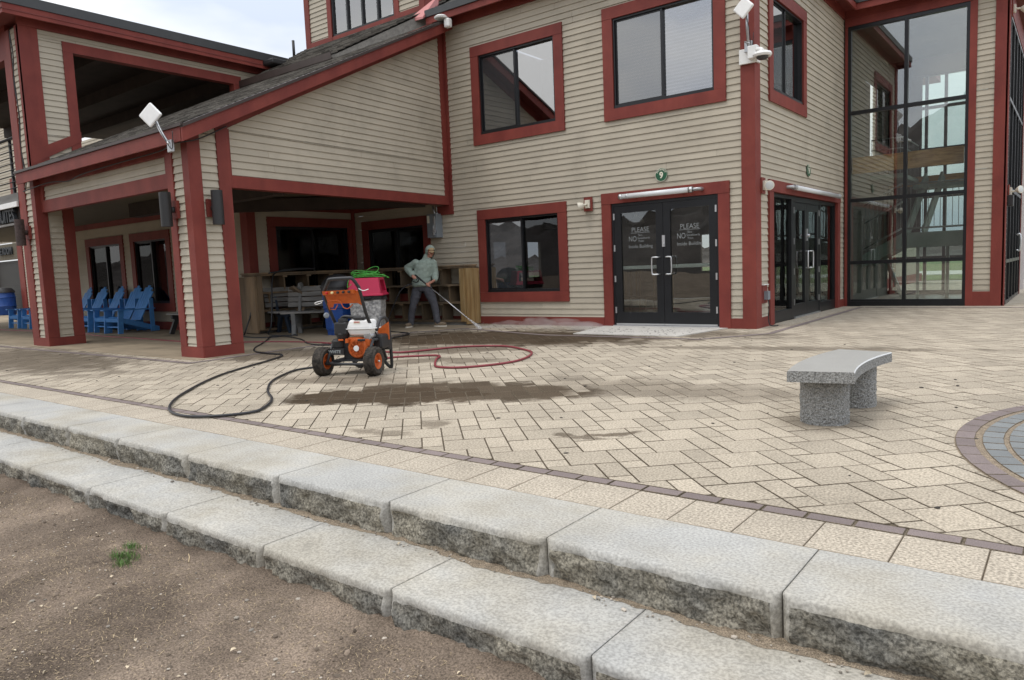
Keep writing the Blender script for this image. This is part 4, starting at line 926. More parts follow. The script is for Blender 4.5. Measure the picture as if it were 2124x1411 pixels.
bm = BM(); FD2 = Fr((0, 5.72, 0), (1, 0, 0), (0, -1, 0))
FD2.box(bm, -26, -16.4, 5.55, 6.17, -.2, -.02); FD2.box(bm, -16.55, -16.36, 0, 5.55, -.2, -.02); box(bm, -24.2, -24, 5.75, 5.95, 0, 5.55); part('deck_front_trim', bm, RED)
bm = BM(); box(bm, -26.3, -15.42, 5.40, 11.9, 6.17, 6.19); part('deck_soffit', bm, REDD)
bm = BM(); box(bm, -26.3, -15.43, 5.40, 5.44, 6.10, 6.28); box(bm, -15.47, -15.43, 5.442, 11.5, 6.10, 6.278); part('deck_fascia', bm, RED)
bm = BM(); box(bm, -26.32, -15.41, 5.38, 11.6, 6.282, 6.46); part('deck_roof', bm, COPING)
bm = BM(); box(bm, -26, -15.8, 5.8, 11.8, 6.0, 6.1)
for y in (7.2, 8.8, 10.3): box(bm, -26, -15.85, y, y+.18, 5.72, 6.0)
box(bm, -26, -15.85, 5.85, 11.8, 2.98, 3.06); part('deck_floor_and_ceiling', bm, DKWOOD)
bm = BM(); lap(bm, Fr((0, 11.6, 0), (1, 0, 0), (0, -1, 0)), [(3.06, 6.0, -22, -15.8, -22, -15.8)], [(-19.5, -17.2, 3.6, 5.3)], seed=72); part('deck_back_wall', bm, SID)
bm = BM(); box(bm, -19.6, -17.1, 11.62, 11.7, 3.5, 5.4); part('deck_dark_window', bm, BLK)
bm = BM()
for k in range(9): tube(bm, [(-26, 5.83, 3.16+k*.12), (-16.5, 5.83, 3.16+k*.12)], .011 if k < 8 else .03, 8)
for x in (-17.15, -18.9, -20.6): box(bm, x, x+.06, 5.86, 5.9, 3.0, 4.16)
part('deck_railing', bm, BLKP)
bm = BM(); box(bm, -26, -16.57, 5.74, 5.80, 2.83, 3.03); box(bm, -26, -16.57, 5.745, 5.79, 2.42, 2.46); part('deck_edge_board', bm, GREYW)
bm = BM(); box(bm, -26, -16.57, 5.70, 5.735, 2.76, 2.86); part('deck_light_strip', bm, WHT)
bm = BM(); box(bm, -26, -16.6, 5.84, 5.88, 2.42, 2.8); part('sign_board', bm, DKWOOD)
# left rear wing with shutters
bm = BM(); FL = Fr((0, 12.6, 0), (1, 0, 0), (0, -1, 0))
lap(bm, FL, [(3.0, 10, -52, -34, -52, -34), (0.1, 6.0, -36.45, -35.75, -36.45, -35.75)], [(-51, -37.6, 2.1, 3.2)], seed=75); part('left_wing_wall', bm, SID)
bm = BM(); lap(bm, Fr((0, 13.2, 0), (1, 0, 0), (0, -1, 0)), [(3.1, 6.8, -34, -16.5, -34, -16.5)], [(-30, -28, 4, 6)], seed=78); part('left_wing_wall', bm, SID)
bm = BM(); FL.box(bm, -37.0, -36.45, 0, 5.9, 0, .05); FL.box(bm, -35.75, -35.1, 0, 5.9, 0, .05); FL.box(bm, -41.5, -40.0, 0, 2.5, 0, .05); FL.box(bm, -52, -35, 3.3, 3.6, 0, .06); part('left_wing_trim', bm, RED)
bm = BM(); z = 0
while z < 2.4: FL.box(bm, -40.0, -37.0, z, z+.085, -.12, -.09); FL.box(bm, -40.0, -37.0, z+.085, z+.1, -.12, -.1); z += .1
part('roller_shutter', bm, mat('shutter', (.035, .035, .033), .6))
bm = BM(); FL.box(bm, -52, -37.0, 2.45, 3.15, -.1, .02); part('sign_board', bm, CEIL)

# ================================================================ WALL FITTINGS
def box_bm(*a, **k):
    bm = BM(); box(bm, *a, **k); return bm
# cylinder up/down lights on the columns
def cyl_light(c, out, label, m=BLKP, plate=RED):
    c = Vector(c); o_ = Vector(out)
    t = thing('wall_light', label, 'wall light', (c.x, c.y, c.z-.25), 0, 'cylinder lights on the porch columns')
    bm = BM(); lathe(bm, c-Vector((0, 0, .25)), (0, 0, 1), [(0, .075), (.0, .082), (.5, .082), (.5, .075), (.48, .07), (.48, .01)], 28); obj('lamp_housing', bm, m, t, smooth='auto')
    bm = BM(); cyl(bm, c-o_*.13, c-o_*.07, .045, 16); obj('bracket', bm, m, t)
    bm = BM(); s = o_.cross(Vector((0, 0, 1))); hexa(bm, [c-o_*q+s*x*.09+Vector((0, 0, z*.13)) for q in (.165, .12) for z in (-1, 1) for x in (-1, 1)]); obj('mounting_block', bm, plate, t)
cyl_light((-10.69, 5.61, 2.22), (0, -1, 0), 'black cylinder light on the left face of the front porch column')
cyl_light((-10.09, 6.08, 2.22), (1, 0, 0), 'black cylinder light on the right face of the front porch column')
cyl_light((-16.16, 5.57, 2.22), (0, -1, 0), 'weathered brown cylinder light on the far left corner column', mat("weathered_brown", (.05, .032, .028), .7, var=.5, vscale=14))
# flat panel antennas
def antenna(c, face, sz, foot, label, elbow, grp='white panel antennas'):
    t = thing('panel_antenna', label, 'antenna', foot, 0, grp); c = Vector(c)
    z = Vector(face).normalized(); x = z.cross(Vector((0, 0, 1))).normalized(); y = x.cross(z); a = (x+y).normalized(); b = (y-x).normalized()
    bm = BM(); hexa(bm, [c+a*p*sz/2+b*q*sz/2+z*r*.022 for r in (-1, 1) for q in (-1, 1) for p in (-1, 1)], .02); hexa(bm, [c-z*.035+a*p*sz/3+b*q*sz/3+z*r*.02 for r in (-1, 1) for q in (-1, 1) for p in (-1, 1)], .012); obj('panel', bm, WHT, t)
    bm = BM(); tube(bm, [c-z*.04, c-z*.10-Vector((0, 0, .04)), elbow, foot], .02, 12, smooth=5); obj('mast_arm', bm, GALV, t)
    bm = BM(); f = Vector(foot); obox(bm, f, .12, .05, .17, bev=.01); tube(bm, [f+Vector((-.05, -.03, .08)), f+Vector((.06, -.06, .02))], .012); obj('wall_bracket', bm, GALV, t)
    bm = BM(); tube(bm, [c-z*.05, Vector(elbow)+Vector((.03, -.02, 0)), f+Vector((.06, -.02, -.05)), f+Vector((.08, .0, .2))], .006, 6, smooth=5); obj('antenna_cable', bm, BLKP, t)
antenna((-10.53, 5.42, 3.53), (.45, -.85, .1), .26, (-10.20, 5.50, 3.06), 'white diamond panel antenna on an arm at the porch roof corner', (-10.32, 5.44, 3.27))
antenna((-4.2, 11.6, 5.0), (-.15, -.95, .1), .25, (-4.2, 11.80, 4.46), 'white diamond panel antenna high on the building corner board', (-4.17, 11.66, 4.72))
# dome camera on a corner bracket
t = thing('security_camera', 'white dome security camera on a corner bracket high beside the entrance', 'security camera', (-4.2, 11.8, 4.2))
bm = BM(); box(bm, -4.37, -4.08, 11.84, 11.882, 4.22, 4.45, .006); box(bm, -4.14, -4.10, 11.80, 12.05, 4.24, 4.47, .006); box(bm, -4.2, -4.05, 11.74, 11.85, 4.26, 4.46, .015); obj('corner_bracket', bm, WHT, t)
bm = BM(); tube(bm, [(-4.08, 11.78, 4.38), (-4.0, 11.74, 4.37), (-3.95, 11.71, 4.33)], .035, 12, smooth=4); obj('camera_arm', bm, WHT, t)
bm = BM(); lathe(bm, (-3.95, 11.70, 4.24), (0, 0, 1), [(0, .13), (.03, .145), (.06, .13), (.09, .06), (.1, .01)], 28); obj('camera_shell', bm, WHT, t, smooth='auto')
bm = BM(); lathe(bm, (-3.95, 11.70, 4.185), (0, 0, 1), [(0, .01), (.01, .05), (.03, .085), (.058, .095)], 24); obj('dome', bm, mat('smoked_dome', (.05, .05, .05), .1), t, smooth=True)
# white camera at the gable top
t = thing('security_camera', 'small white camera on the roof fascia where the porch rake meets the wall', 'security camera', (-10.35, 11.55, 6.1))
bm = BM(); lathe(bm, (-10.40, 11.52, 6.25), (0, 0, 1), [(0, .13), (.03, .14), (.06, .1), (.07, .01)], 24); obj('camera_shell', bm, WHT, t, smooth='auto')
bm = BM(); box(bm, -10.34, -10.2, 11.52, 11.64, 6.06, 6.24, .03); obj('camera_mount', bm, WHT, t)
# emergency flood heads
def flood(c, out, aim, label):
    c = Vector(c); o_ = Vector(out); aim = Vector(aim).normalized(); s = o_.cross(Vector((0, 0, 1)))
    t = thing('flood_light', label, 'flood light', c, 0, 'small white flood lights on the walls')
    bm = BM(); hexa(bm, [c+o_*q+s*x*.09+Vector((0, 0, z*.13)) for q in (0.012, .035) for z in (-1, 1) for x in (-1, 1)]); obj('mounting_block', bm, RED, t)
    bm = BM(); hexa(bm, [c+o_*q+s*x*.05+Vector((0, 0, z*.075)) for q in (.035, .075) for z in (-1, 1) for x in (-1, 1)], .006); tube(bm, [c+o_*.06, c+o_*.10-Vector((0, 0, .01)), c+o_*.12+aim*.05], .018, 8); obj('lamp_base', bm, CREAM, t)
    bm = BM(); b = c+o_*.12+aim*.03; lathe(bm, b, aim, [(0, .02), (.02, .045), (.07, .07), (.10, .078), (.102, .07)], 20); obj('lamp_head', bm, CREAM, t, smooth='auto')
    bm = BM(); lathe(bm, b+aim*.099, aim, [(0, .066), (.006, .06), (.012, .02)], 20); obj('lens', bm, mat('lens', (.55, .57, .56), .15), t)
flood((-7.27, YA-.012, 2.28), (0, -1, 0), (-.75, -.25, -.25), 'small cream flood light on a red block between window and entrance doors')
flood((-4.155, 12.22, 2.33), (1, 0, 0), (.3, -.75, -.1), 'small cream flood light beside the corner above the outlet')
flood((-1.17, 17.95, 2.28), (1, 0, 0), (.6, -.4, .1), 'small cream flood light low on the far right hall corner')
flood((-1.17, 17.85, 5.78), (1, 0, 0), (.9, .1, -.3), 'white flood light high under the roof at the far right hall corner')
# tube lights over the doors
def tubelight(F, a0, a1, z, label, off=.13):
    t = thing('tube_light', label, 'tube light', F.p((a0+a1)/2, z, 0), 0, 'tube lights over the entrance doors')
    bm = BM(); cyl(bm, F.p(a0+.06, z, off), F.p(a1-.1, z, off), .045, 20); obj('diffuser', bm, mat('tube_diffuser', (.72, .74, .75), .25), t)
    bm = BM()
    for (p, q, r) in ((a0, a0+.06, .05), (a1-.1, a1-.03, .052), (a0+.15, a0+.17, .048)): cyl(bm, F.p(p, z, off), F.p(q, z, off), r, 20)
    obj('end_cap', bm, ALU, t)
    bm = BM()
    for p in (a0+.3, a1-.25): tube(bm, [F.p(p, z, off), F.p(p, z+.0, .03)], .02, 8)
    tube(bm, [F.p(a1-.03, z, off), F.p(a1+.08, z, off), F.p(a1+.1, z, .02)], .03, 10, smooth=3); obj('bracket', bm, GALV, t)
tubelight(FA, -6.56, -5.13, 2.345, 'long white tube light above the black double entrance doors')
tubelight(Fr((XB, 0, 0), (0, -1, 0), (1, 0, 0)), -16.7, -13.55, 2.38, 'long white tube light above the side doors by the stair hall')
# round entrance signs
def round_sign(F, a, z, label, r=.115):
    t = thing('entrance_sign', label, 'sign', F.p(a, z, 0), 0, 'round green entrance 9 signs')
    bm = BM(); lathe(bm, F.p(a, z, .016), F.n, [(0, r), (.012, r), (.014, r-.004), (.0141, .001)], 40); obj('disc', bm, GRN, t)
    M0 = Matrix((F.u, F.v, F.n)).transposed().to_4x4(); bm = text_bm("9", .15, Matrix.Translation(F.p(a, z-.012, .032)) @ M0, .002, .004, sx=.95)
    for k, ch in enumerate("ENTRANCE"):
        an = R(62-124*k/7); M = Matrix.Translation(F.p(a-math.sin(an)*.088, z+math.cos(an)*.088, .032)) @ M0 @ Matrix.Rotation(an, 4, 'Z'); joinbm(bm, text_bm(ch, .036, M, .001, .0008))
    obj('lettering', bm, IVORY, t)
    bm = BM(); seg = 48
    for k in range(seg):
        q = [F.p(a+math.cos(2*math.pi*(k+e)/seg)*rr_, z+math.sin(2*math.pi*(k+e)/seg)*rr_, .0315) for rr_, e in ((r-.006, 0), (r-.001, 0), (r-.001, 1), (r-.006, 1))]; bm.faces.new([bm.verts.new(v) for v in q])
    obj('sign_ring', bm, IVORY, t)
round_sign(FA, -5.78, 2.66, 'round green ENTRANCE 9 sign above the front double doors')
round_sign(FB, 14.86, 2.78, 'round green ENTRANCE 9 sign seen edge-on above the side doors')
# electrical disconnect and conduit
t = thing('electrical_box', 'grey metal electrical disconnect box on the wall beneath the gable beam', 'electrical box', (-11.15, 11.8, 1.88))
bm = BM(); box(bm, -11.28, -11.0, 11.72, 11.915, 1.88, 2.39, .006); obj('cabinet', bm, GREYM, t)
bm = BM(); box(bm, -11.07, -11.02, 11.69, 11.72, 1.98, 2.34, .004); tube(bm, [(-11.06, 11.68, 2.18), (-11.06, 11.67, 1.97)], .009, 8); box(bm, -11.08, -11.04, 11.67, 11.72, 1.93, 1.99, .005); obj('switch_lever', bm, GALV, t)
bm = BM(); box(bm, -11.27, -11.2, 11.718, 11.7205, 2.20, 2.36); obj('warning_label', bm, IVORY, t)
bm = BM(); tube(bm, [(-11.12, 11.82, 2.39), (-11.14, 11.80, 2.48), (-11.18, 11.83, 2.56)], .02, 10, smooth=4); obj('conduit', bm, GALV, t)
t = thing('ceiling_sprinkler', 'small metal sprinkler head hanging under the gable beam near the electrical box', 'sprinkler', (-10.86, 11.6, 2.4))
bm = BM(); cyl(bm, (-10.86, 11.6, 2.40), (-10.86, 11.6, 2.56), .008, 8); lathe(bm, (-10.86, 11.6, 2.37), (0, 0, 1), [(0, .03), (.01, .03), (.03, .01)], 12); obj('sprinkler_head', bm, GALV, t)
# outlet with cord
t = thing('outlet_box', 'small grey outlet box with a dangling black cord near the building corner', 'outlet', (-4.1, 12.25, .3))
bm = BM(); FB.box(bm, 12.17, 12.42, .40, .70, .016, .032); obj('mounting_block', bm, RED, t)
bm = BM(); FB.box(bm, 12.17, 12.42, .702, .715, .014, .06); obj('drip_cap', bm, WHT, t)
bm = BM(); FB.box(bm, 12.25, 12.36, .46, .60, .034, .10, ); obj('cover', bm, GREYM, t)
bm = BM(); tube(bm, [(-4.09, 12.3, .46), (-4.07, 12.3, .35), (-4.09, 12.32, .15), (-4.05, 12.3, .03), (-3.95, 12.4, .02)], .009, 8, smooth=6); obj('cord', bm, BLKP, t)
t = thing('alarm_keypad', 'small black device on the right corner trim of the stair hall', 'wall device', (-1.1, 17.85, 2)); bm = BM(); box(bm, -1.158, -1.06, 17.78, 17.98, 1.98, 2.2, .01); obj('device_body', bm, BLKP, t)
t = thing('downspout', 'thin white downspout on the rear corner of the stair hall', 'downspout', (-1.14, 22.55, 0)); bm = BM(); box(bm, -1.18, -1.08, 22.5, 22.6, .1, 6.1); obj('pipe', bm, WHT, t)
bm = BM(); tube(bm, [(-15.95, 5.66, 5.95), (-15.93, 5.68, 5.5), (-15.97, 5.66, 5.0), (-15.93, 5.68, 4.4), (-15.96, 5.66, 3.8), (-15.9, 5.68, 3.3), (-15.94, 5.66, 3.02), (-15.8, 5.60, 2.98), (-15.0, 5.72, 3.06), (-14.2, 5.72, 3.0), (-13.6, 5.72, 3.06), (-12.2, 5.72, 3.09), (-10.9, 5.70, 3.1), (-10.3, 5.60, 3.12), (-10.16, 5.9, 3.2), (-10.2, 6.4, 3.45)], .010, 7, smooth=8)
tube(bm, [(-15.99, 5.67, 5.9), (-15.97, 5.67, 5.2), (-15.92, 5.67, 4.5), (-15.99, 5.67, 3.9), (-15.94, 5.67, 3.2)], .008, 7, smooth=8)
tag(obj('black_cable', bm, BLKP), 'black cable running down the left corner column and under the porch eave', 'cable')
# hanging letters
def sign(txt, M, sz, label, gname):
    t = thing('letter_sign', label, 'sign', M.translation, 0); bm = text_bm(txt, sz, M, .03, sz*.025, align='RIGHT', sx=.82); obj('letters', bm, LETT, t); return t
Mx = Matrix.Rotation(R(90), 4, 'X')
sign("SUITES", Matrix.Translation((-16.95, 5.79, 2.61)) @ Mx, .36, 'dark raised letters SUITES on the deck edge at the far left', '')
sign("TE ROOM", Matrix.Translation((-37.5, 12.53, 2.82)) @ Mx, .45, 'dark letters TE ROOM on the beam over the roller shutter at far left', '')

# ================================================================ FURNITURE
# curved granite bench
t = thing('granite_bench', 'curved polished granite bench on two rough round granite legs', 'bench', (-1.38, 5.65, 0))
bc = Vector((1.75, 5.62, 0)); bm = BM(); n = 40; ri, ro = 2.93, 3.345
a0, a1 = math.atan2(5.05-bc.y, -1.17-bc.x), math.atan2(6.22-bc.y, -1.14-bc.x)
if a0 < 0: a0 += 2*math.pi
if a1 < 0: a1 += 2*math.pi
rows = []
for i in range(n+1):
    a = a0+(a1-a0)*i/n; row = []
    for (r_, z) in ((ri, .315), (ri, .382), (ri+.006, .39), (ro-.006, .39), (ro, .382), (ro, .315)):
        row.append(bm.verts.new(bc+Vector((math.cos(a)*r_, math.sin(a)*r_, z))))
    rows.append(row)
for i in range(n):
    for k in range(6):
        f = bm.faces.new((rows[i][k], rows[i+1][k], rows[i+1][(k+1) % 6], rows[i][(k+1) % 6])); f.material_index = 2 if k in (1, 3) else 0 if k == 2 else 1
f = bm.faces.new(rows[0]); f.material_index = 1; f = bm.faces.new(rows[-1][::-1]); f.material_index = 1
bmesh.ops.recalc_face_normals(bm, faces=bm.faces); obj('seat', bm, [GRANB, GRANR, GRANE], t)
for (x, y) in ((-1.375, 5.30), (-1.345, 6.0)):
    bm = BM(); rows = []
    for i in range(25):
        z = .316*i/24; row = []
        for k in range(72):
            a = 2*math.pi*k/72; P = Vector((math.cos(a), math.sin(a), z*6))*1.6; r_ = .158*(1+.05*noise.noise(P*5+Vector((x*9, y*5, 0)))+.035*noise.noise(P*11)); row.append(bm.verts.new((x+math.cos(a)*r_, y+math.sin(a)*r_, z)))
        rows.append(row)
    for i in range(24):
        for k in range(72): bm.faces.new((rows[i][k], rows[i][(k+1) % 72], rows[i+1][(k+1) % 72], rows[i+1][k]))
    bm.faces.new(rows[0][::-1]); bm.faces.new(rows[-1]); obj('leg', bm, GRANR, t)

# wooden cubby shelves
def shelf(name, F, u0, u1, label, depth=.38, H_=1.24, ends=(True, True), seed=1, post=WOOD):
    """open board shelf standing out from wall frame F"""
    rr = random.Random(seed); t = thing(name, label, 'shelf', F.p((u0+u1)/2, 0, 0))
    for z in (.07, .46, .83, 1.2):
        bm = BM(); F.box(bm, u0, u1, z, z+.04, .06, .06+depth)
        if z > 1.1: F.box(bm, u0-.02, u1+.02, z+.042, z+.07, .05, .08+depth)
        obj('shelf_board', bm, WOOD, t)
    zs = (.11, .50, .87)
    for r_, z in enumerate(zs):
        k = int((u1-u0)/.62)
        for i in range(k+1):
            u = u0+.1+(u1-u0-.2)*i/max(1, k)+(.0 if r_ % 2 == 0 else .22)*(1 if i < k else 0)
            bm = BM(); q = z+(.33 if r_ == 2 else .35); w_ = rr.uniform(.03, .045); F.box(bm, u-w_/2, u+w_/2, z, q-.002, .09, .02+depth); F.box(bm, u-.055, u+.055, q-.035, q-.003, .03+depth, .055+depth); obj('divider', bm, WOOD, t)
    for e, u in zip(ends, (u0, u1)):
        if e:
            bm = BM(); s = 1 if u == u1 else -1; F.box(bm, min(u, u+s*.05), max(u, u+s*.05), 0.03, 1.19, .04, .23); F.box(bm, min(u, u+s*.05), max(u, u+s*.05), 0.03, 1.195, .233, .07+depth); F.box(bm, min(u, u-s*.12), max(u, u-s*.12), .09, 1.19, .062+depth, .1+depth); obj('end_post', bm, post, t)
    bm = BM(); F.box(bm, u0, u1, 0, .065, .08, .12); F.box(bm, u0, u1, 0, .065, .3, .4); obj('base_rail', bm, GREYW, t)
shelf('wooden_shelf', FA, -13.3, -10.05, 'wooden cubby shelf against the wall behind the person', seed=2, post=WOODP)
shelf('wooden_shelf', FP, 8.75, 11.4, 'wooden cubby shelf along the dark end wall of the porch', seed=3, ends=(True, False), depth=.5)
# slatted benches
def slat_bench(loc, rz, L, label, legm, seat_z=.42, legtype='frame', slat=GREYW):
    t = thing('slatted_bench', label, 'bench', loc, rz, 'slatted benches in the porch')
    for k in range(3): bm = BM(); box(bm, -L/2, L/2, -.22+k*.15, -.09+k*.15, seat_z, seat_z+.035, .004); obj('seat_slat', bm, slat, t, world=False)
    for k in range(4):
        bm = BM(); z = seat_z+.12+k*.105; y = .25+(z-seat_z)*.22; obox(bm, (0, y, z+.04), L, .03, .088, rx=R(-12), bev=.004); obj('back_slat', bm, slat, t, world=False)
    for x in (-L/2+.25, L/2-.25):
        bm = BM()
        if legtype == 'frame':
            for s in (-1, 1): beam(bm, (x, s*.10, seat_z-.03), (x, s*.27, 0), .06, .10, (0, 1, 0))
            box(bm, x-.035, x+.035, -.24, .26, seat_z-.09, seat_z-.001); beam(bm, (x, .24, seat_z-.05), (x, .38, seat_z+.5), .05, .07, (0, 1, 0))
        else:
            pts = [(-.24, 0), (-.18, 0), (-.15, .12), (-.06, .24), (.04, .24), (.13, .12), (.16, 0), (.24, 0), (.2, .2), (.26, seat_z-.001), (-.22, seat_z-.001), (-.2, .2)]
            prism(bm, [Vector((x-.04, y, z)) for y, z in pts], [Vector((x+.04, y, z)) for y, z in pts]); beam(bm, (x, .22, seat_z-.05), (x, .38, seat_z+.55), .05, .08, (0, 1, 0))
            lathe(bm, (x-.03, .38, seat_z+.52), (1, 0, 0), [(0, .09), (.06, .09)], 18)
        obj('leg', bm, legm, t, world=False)
    return t
slat_bench((-15.2, 8.45, .01), 0, 1.7, 'grey slatted bench with black legs beside the blue chairs', BLKP)
slat_bench((-13.0, 9.72, .01), R(82), 1.6, 'weathered slatted bench standing before the end wall shelf', mat('navy_plastic', (.02, .035, .06), .5))
slat_bench((-12.1, 9.25, .01), R(35), 1.3, 'grey moulded bench with arched legs beside the blue bin', mat('grey_plastic', (.16, .16, .155), .6), legtype='arch')
t = thing('wooden_cross_frame', 'pair of crossed rough boards propped on the weathered bench', 'boards', (-12.9, 9.6, .4))
bm = BM(); beam(bm, (-12.72, 9.15, .95), (-12.55, 9.72, .48), .05, .2, (1, 0, 0)); beam(bm, (-12.65, 9.65, .95), (-12.62, 9.25, .46), .04, .18, (1, 0, 0)); obj('crossed_board', bm, WOOD, t)
bm = BM(); beam(bm, (-12.68, 9.5, .80), (-12.62, 10.6, .55), .04, .06); obj('brace', bm, WOOD, t)

# adirondack chairs
def adirondack(loc, rz, label):
    t = thing('adirondack_chair', label, 'chair', loc, rz, 'blue adirondack chairs on the porch')
    W_ = .56                                            # chair faces -Y
    for k in range(5):                                  # fan back
        bm = BM(); x = (k-2)*.098; top = 1.09-.045*abs(k-2)**1.6; yb = .14; zb = .28; yt = .56
        n_ = Vector((0, -math.cos(R(27)), math.sin(R(27)))); dirv = Vector((x*.22, yt-yb, .80)).normalized(); L = (top-zb)/dirv.z
        A = Vector((x*.86, yb, zb)); B = A+dirv*L; w0, w1 = .04, .047
        pts = [A+Vector((-w0, 0, 0)), A+Vector((w0, 0, 0)), B+Vector((w1, 0, -.012 if k > 2 else 0)), B+Vector((-w1, 0, -.012 if k < 2 else 0))]
        nn = dirv.cross(Vector((1, 0, 0))).normalized(); prism(bm, pts, [p+nn*.02 for p in pts]); obj('back_slat', bm, BLUE, t, world=False)
    for k in range(5):
        bm = BM(); y = -.36+k*.105; z = .36-k*.028; obox(bm, (0, y, z), W_-.03, .095, .022, rx=R(-15) if k else R(28), bev=.004); obj('seat_slat', bm, BLUE, t, world=False)
    bm = BM(); obox(bm, (0, -.415, .315), W_-.03, .022, .09, rx=R(14)); obj('apron', bm, BLUE, t, world=False)
    for s in (-1, 1):
        bm = BM(); beam(bm, (s*.30, -.40, 0), (s*.30, -.36, .53), .028, .12, (0, 1, 0)); obj('front_leg', bm, BLUE, t, world=False)
        bm = BM(); x = s*.272; prism(bm, [Vector((x-.013, y, z)) for y, z in ((-.42, .27), (-.42, .37), (.1, .24), (.56, .10), (.56, 0), (.46, 0), (.05, .13))], [Vector((x+.013, y, z)) for y, z in ((-.42, .27), (-.42, .37), (.1, .24), (.56, .10), (.56, 0), (.46, 0), (.05, .13))]); obj('side_rail', bm, BLUE, t, world=False)
        bm = BM(); prism(bm, [Vector((s*a, y, .532)) for a, y in ((.25, -.47), (.38, -.47), (.40, -.2), (.36, .45), (.27, .45), (.25, 0))], [Vector((s*a, y, .555)) for a, y in ((.25, -.47), (.38, -.47), (.40, -.2), (.36, .45), (.27, .45), (.25, 0))]); obj('armrest', bm, BLUE, t, world=False)
        bm = BM(); beam(bm, (s*.31, .38, 0), (s*.31, .38, .78), .028, .10, (0, 1, 0)); obj('rear_post', bm, BLUE, t, world=False)
    bm = BM(); box(bm, -.3, .3, .37, .40, .50, .55); obj('back_crossbar', bm, BLUE, t, world=False)
    bm = BM(); box(bm, -.28, .28, -.39, -.35, .14, .165); obj('stretcher', bm, BLUE, t, world=False)
    return t
lab = ['blue adirondack chair at the right end of the row, nearest the bench', 'second blue adirondack chair from the right end of the row', 'blue adirondack chair in the middle of the five-chair row', 'fourth blue adirondack chair from the right end of the row',
       'blue adirondack chair half hidden behind the left porch column', 'lone blue adirondack chair seen left of the left porch column', 'blue adirondack chair cut off by the left edge of the left column']
ch0 = adirondack((-17.82, 8.24, .01), R(4), lab[0])
for (x, y, a), lb in zip([(-18.5, 8.3, 3), (-19.42, 8.3, -2), (-20.45, 8.34, 2), (-21.4, 8.36, -3), (-24.3, 8.4, 2), (-23.35, 8.4, -2)], lab[1:]):
    copy_tree(ch0, (x, y, .01), R(a), lb)

# bins
def sqbin(c, rz, wdt, hgt, nm, label, body, cat='bin'):
    t = thing(nm, label, cat, c, rz); k = wdt/2
    def frust(bm, a, b, z0, z1): hexa(bm, [Vector((x*s, y*s, z)) for z, s in ((z0, a), (z1, b)) for y in (-1, 1) for x in (-1, 1)], .01)
    return t, k, frust
t, k, frust = sqbin((-10.72, 9.42, .01), R(38), .6, .8, 'litter_bin', 'mottled grey litter bin with a red hooded lid and black liner', None)
bm = BM(); frust(bm, k*.86, k, 0, .72); obj('bin_body', bm, TERRAZ, t, world=False)
bm = BM(); frust(bm, k*1.03, k*1.04, .66, .745)
for q in range(46): a = rnd.uniform(0, 6.28); obox(bm, (math.cos(a)*k*.9, math.sin(a)*k*.9, .69+rnd.uniform(-.03, .03)), .2, .1, .02, rz=rnd.uniform(0, 3), rx=rnd.uniform(-.3, .3))
obj('liner', bm, BLKP, t, world=False)
bm = BM(); z0, z1, a_, b_ = .745, 1.06, k*1.09, k*.93
frust(bm, k*1.16, k*1.14, .735, .775)
# hood: four walls, the left-hand one with an opening
def wallq(bm, P, Q, z0, z1, inset, op=None):
    pass
for s in range(4):
    c_a, s_a = math.cos(s*math.pi/2), math.sin(s*math.pi/2)
    def W3(x, z, d=0): 
        f = (z-z0)/(z1-z0); h = a_+(b_-a_)*f; X, Y = x*h, -h+d
        return Vector((X*c_a-Y*s_a, X*s_a+Y*c_a, z))
    panels = [(-1, 1, z0, z1)] if s not in (3, 1) else [(-1, -.82, z0, z1), (.82, 1, z0, z1), (-.82, .82, z0, z0+.07), (-.82, .82, z1-.03, z1)]
    for (p, q, r, u) in panels: hexa(bm, [W3(x, z, d) for d in (0, .02) for z in (r, u) for x in (p, q)])
frust(bm, b_, b_*.97, z1-.012, z1+.012); obj('hood', bm, PINK, t, world=False)
bm = BM(); rg = random.Random(5)
for (n_l, rx_, ry_) in ((9, .26, .20), (8, .17, .14), (5, .34, .16)):
    pts = []; ox, oy = rg.uniform(-.08, .05), rg.uniform(-.06, .06)
    for q in range(n_l*12):
        a = 2*math.pi*q/12; t_ = q/12; k1 = .7+.3*math.sin(t_*2.3+rx_*9); tilt = math.sin(t_*1.7+1)*.10
        x = ox+rx_*k1*math.cos(a+t_*.4); y = oy+ry_*k1*math.sin(a+t_*.4); pts.append(Vector((max(-.36, min(.4, x)), max(-.3, min(.3, y)), 1.085+.018*(t_ % 4)+abs(tilt*(x*math.cos(t_)+y*math.sin(t_)))*2.4)))
    tube(bm, pts, .0055, 6, smooth=3)
lp = [Vector((.10+.13*math.cos(a)+.04*math.sin(a), .03*math.sin(a*2), 1.20+.085*math.sin(a)+.03*math.cos(a))) for a in [i*2*math.pi/20 for i in range(21)]]; tube(bm, lp, .0055, 6)
lp = [Vector((-.14+.15*math.cos(a), .03*math.sin(a*2), 1.17+.06*math.sin(a))) for a in [i*2*math.pi/20 for i in range(21)]]; tube(bm, lp, .0055, 6)
tube(bm, [(.1, 0, 1.09), (.3, -.05, 1.13), (.43, -.02, 1.07), (.36, .1, 1.08)], .0055, 6, smooth=6); tube(bm, [(-.2, -.2, 1.10), (-.28, -.28, 1.06), (-.30, -.34, .92), (-.22, -.37, .98)], .0055, 6, smooth=4)
gc = obj('green_cord', bm, GREEN, None); gc.location = (-10.72, 9.42, .0); gc.rotation_euler = (0, 0, R(38)); tag(gc, 'tangled bright green cord heaped on the red bin lid', 'cord')
t = thing('blue_bin', 'blue plastic bin with a black bag and dark hood, behind the pressure washer', 'bin', (-11.38, 9.25, .01), R(20))
